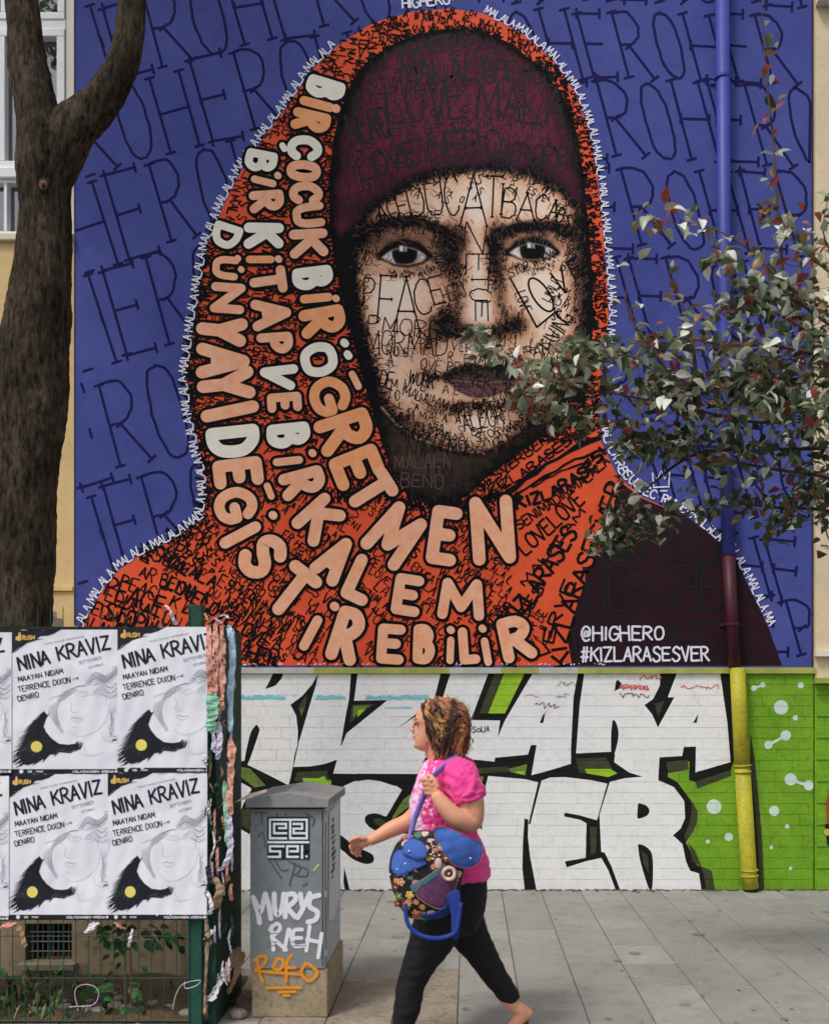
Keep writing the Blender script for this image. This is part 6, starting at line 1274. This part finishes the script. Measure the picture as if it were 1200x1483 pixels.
def patch(poly, m, name, off=.003, thick=.003, par=bg_, surf=bagsurf):
    ip = inpoly(poly); co_ = [Vector(q_) for q_ in poly]; n_ = len(co_); xs = [q_[0] for q_ in poly]; ys = [q_[1] for q_ in poly]
    for gx_ in np.arange(min(xs)+2, max(xs), 4):
        for gy_ in np.arange(min(ys)+2, max(ys), 4):
            if ip(gx_, gy_): co_.append(Vector((gx_, gy_)))
    V_, _, F_, *_q = geometry.delaunay_2d_cdt(co_, [(i, (i+1) % n_) for i in range(n_)], [], 1, 1e-3); mb = MB(m); mb.add([surf(v.x, v.y, off) for v in V_], [tuple(f_) for f_ in F_])
    o = mb.build(name, par, smooth=True); md = o.modifiers.new('thick', 'SOLIDIFY'); md.thickness = thick; md.offset = 0; return o
patch(smooth([(612,1262),(622,1250),(650,1236),(664,1248),(655,1285),(640,1294),(622,1286),(608,1274),(612,1262)], 3), pur, 'woven_panel')
patch([(600,1262),(625,1248),(645,1232),(650,1238),(628,1256),(604,1272)], teal, 'woven_band', .004)
patch(smooth([(574,1242),(577,1222),(590,1215),(612,1222),(622,1232),(605,1240),(585,1250),(574,1242)], 3), bb, 'front_pocket', .004)
patch(smooth([(592,1206),(602,1200),(614,1203),(621,1210),(622,1222),(612,1226),(598,1222),(590,1218),(592,1206)], 3), bb, 'pocket_flap', .014, .004)
patch(smooth([(612,1302),(630,1300),(648,1288),(660,1270),(668,1278),(660,1296),(640,1309),(622,1310),(612,1302)], 3), bb2, 'base_trim', .005)
patch(smooth([(648,1275),(665,1268),(668,1300),(664,1332),(656,1330),(655,1300),(648,1275)], 3), bb2, 'side_tab', .012, .006, surf=lambda x, y, o_: tuple(pt(x, y, DB-.06-o_)))
for k, (x, y, c_i) in enumerate([(588,1258,(214,150,130)),(596,1290,(206,160,70)),(608,1300,(198,110,60)),(585,1278,(96,130,80)),(600,1275,(206,170,90)),(580,1266,(120,50,70)),(640,1212,(160,120,116)),(633,1222,(96,50,56)),(648,1226,(120,70,64)),(592,1245,(214,150,130)),(618,1306,(120,140,90)),(582,1290,(150,70,60))]):
    m = mat('flower_%d' % k, C(*c_i), .8, .2, 40); q_ = MB(m)
    for a in range(5): x_, y_ = x+3.6*math.cos(a*1.257+k), y+3.6*math.sin(a*1.257+k); q_.ball(bagsurf(x_, y_, .0005), (.0085,.0012,.0085), nu=8, nv=5)
    q_.ball(bagsurf(x, y, .0015), (.006,.002,.006), MATS['poster_yellow'], nu=8, nv=5); q_.build('flower', bg_, smooth=True)
q_ = MB(mat('bead_white', C(214,210,200), .4), mat('bead_black', C(20,20,24), .4))
for k in range(13): x, y = 572+k*5.6, 1250-22*math.sin(k/12*2.1)-k*.8; q_.ball(bagsurf(min(x,668), y, .003), (.006,.003,.0045), q_.mats[k % 2], nu=8, nv=6)
for k in range(8): q_.ball(bagsurf(626+(k % 2)*5, 1198+k*4, .003), (.006,.003,.0045), q_.mats[(k+1) % 2], nu=8, nv=6)
q_.build('bead_trim', bg_, smooth=True)
q_ = MB(tan_); c0 = Vector(bagsurf(652,1246,.012)); q_.tube([c0+Vector((.025*math.cos(a), .004*math.sin(2*a), .025*math.sin(a))) for a in np.linspace(0, 6.283, 22)], .0085, 8, cap=False); q_.ball(c0, (.007,.006,.007)); q_.ball(Vector(bagsurf(638,1232,.006)), (.016,.006,.024)); q_.build('ring_ornament', bg_, smooth=True)
# large back flap, handle and strap
fs_ = lambda x, y, o_: tuple(pt(x, y, -.33-.03*math.cos((x-668)*.045)*math.cos((y-1210)*.05)-.006*mnoise.noise(Vector((x*.07, y*.09, 3)))-o_))
def rim(poly, m, name, r_, surf, off):
    q_ = MB(m); pts_ = [surf(x, y, off) for x, y in poly]; q_.tube(pts_+[pts_[1]], r_, 6, cap=False); q_.build(name, bg_, smooth=True)
stitch_m = mat('bag_piping', C(46,66,128), .8, .1)
rim(smooth([(632,1186),(645,1184),(662,1190),(682,1199),(695,1205),(697,1218),(694,1229),(684,1238),(670,1240),(654,1232),(642,1218),(634,1203),(632,1186)], 3), mat('coral_piping', C(170,90,100), .7, .1), 'piping', .0018, fs_, .006)
rim(smooth([(592,1206),(602,1200),(614,1203),(621,1210),(622,1222),(612,1226),(598,1222),(590,1218),(592,1206)], 3), stitch_m, 'piping', .002, bagsurf, .016)
rim(smooth([(574,1242),(577,1222),(590,1215),(612,1222),(622,1232),(605,1240),(585,1250),(574,1242)], 3), stitch_m, 'piping', .002, bagsurf, .006)
rim(smooth([(612,1262),(622,1250),(650,1236),(664,1248),(655,1285),(640,1294),(622,1286),(608,1274),(612,1262)], 3), mat('tan_piping', C(150,110,90), .7, .1), 'piping', .002, bagsurf, .005)
o = patch(smooth([(632,1186),(645,1184),(662,1190),(682,1199),(695,1205),(697,1218),(694,1229),(684,1238),(670,1240),(654,1232),(642,1218),(634,1203),(632,1186)], 3), bb, 'flap', 0, .008, surf=fs_)
q_ = MB(mat('stud', C(190,190,196), .3, .03, metal=.8)); q_.ball(Vector(fs_(681,1226,.008)), .006); q_.ball(bagsurf(599,1216,.02), .006); q_.build('stud', bg_, smooth=True)
q_ = MB(bb2); pp = smooth3([tuple(pt(594,1286,DB-.075)), tuple(pt(597,1312,DB-.08)), tuple(pt(612,1327,DB-.08)), tuple(pt(635,1332,DB-.085)), tuple(pt(656,1327,DB-.085)), tuple(pt(663,1318,DB-.08)), tuple(pt(668,1285,DB-.07))], 5); q_.tube(pp, .0098, 10); q_.build('handle', bg_, smooth=True)
q_ = MB(mat('strap_blue', C(116,112,190), .7, .15, 20)); 
sp_ = [(664,1094,-.10),(652,1100,-.155),(640,1110,-.190),(628,1121,-.205),(621,1132,-.212),(616,1148,-.215),(609,1165,-.225),(603,1182,-.25),(599,1203,DB-.045)]
pp = smooth3([tuple(pt(*a)) for a in sp_], 5); q_.tube(pp, [(.005, .015)]*len(pp), 10); o = q_.build('strap', bg_, smooth=True)
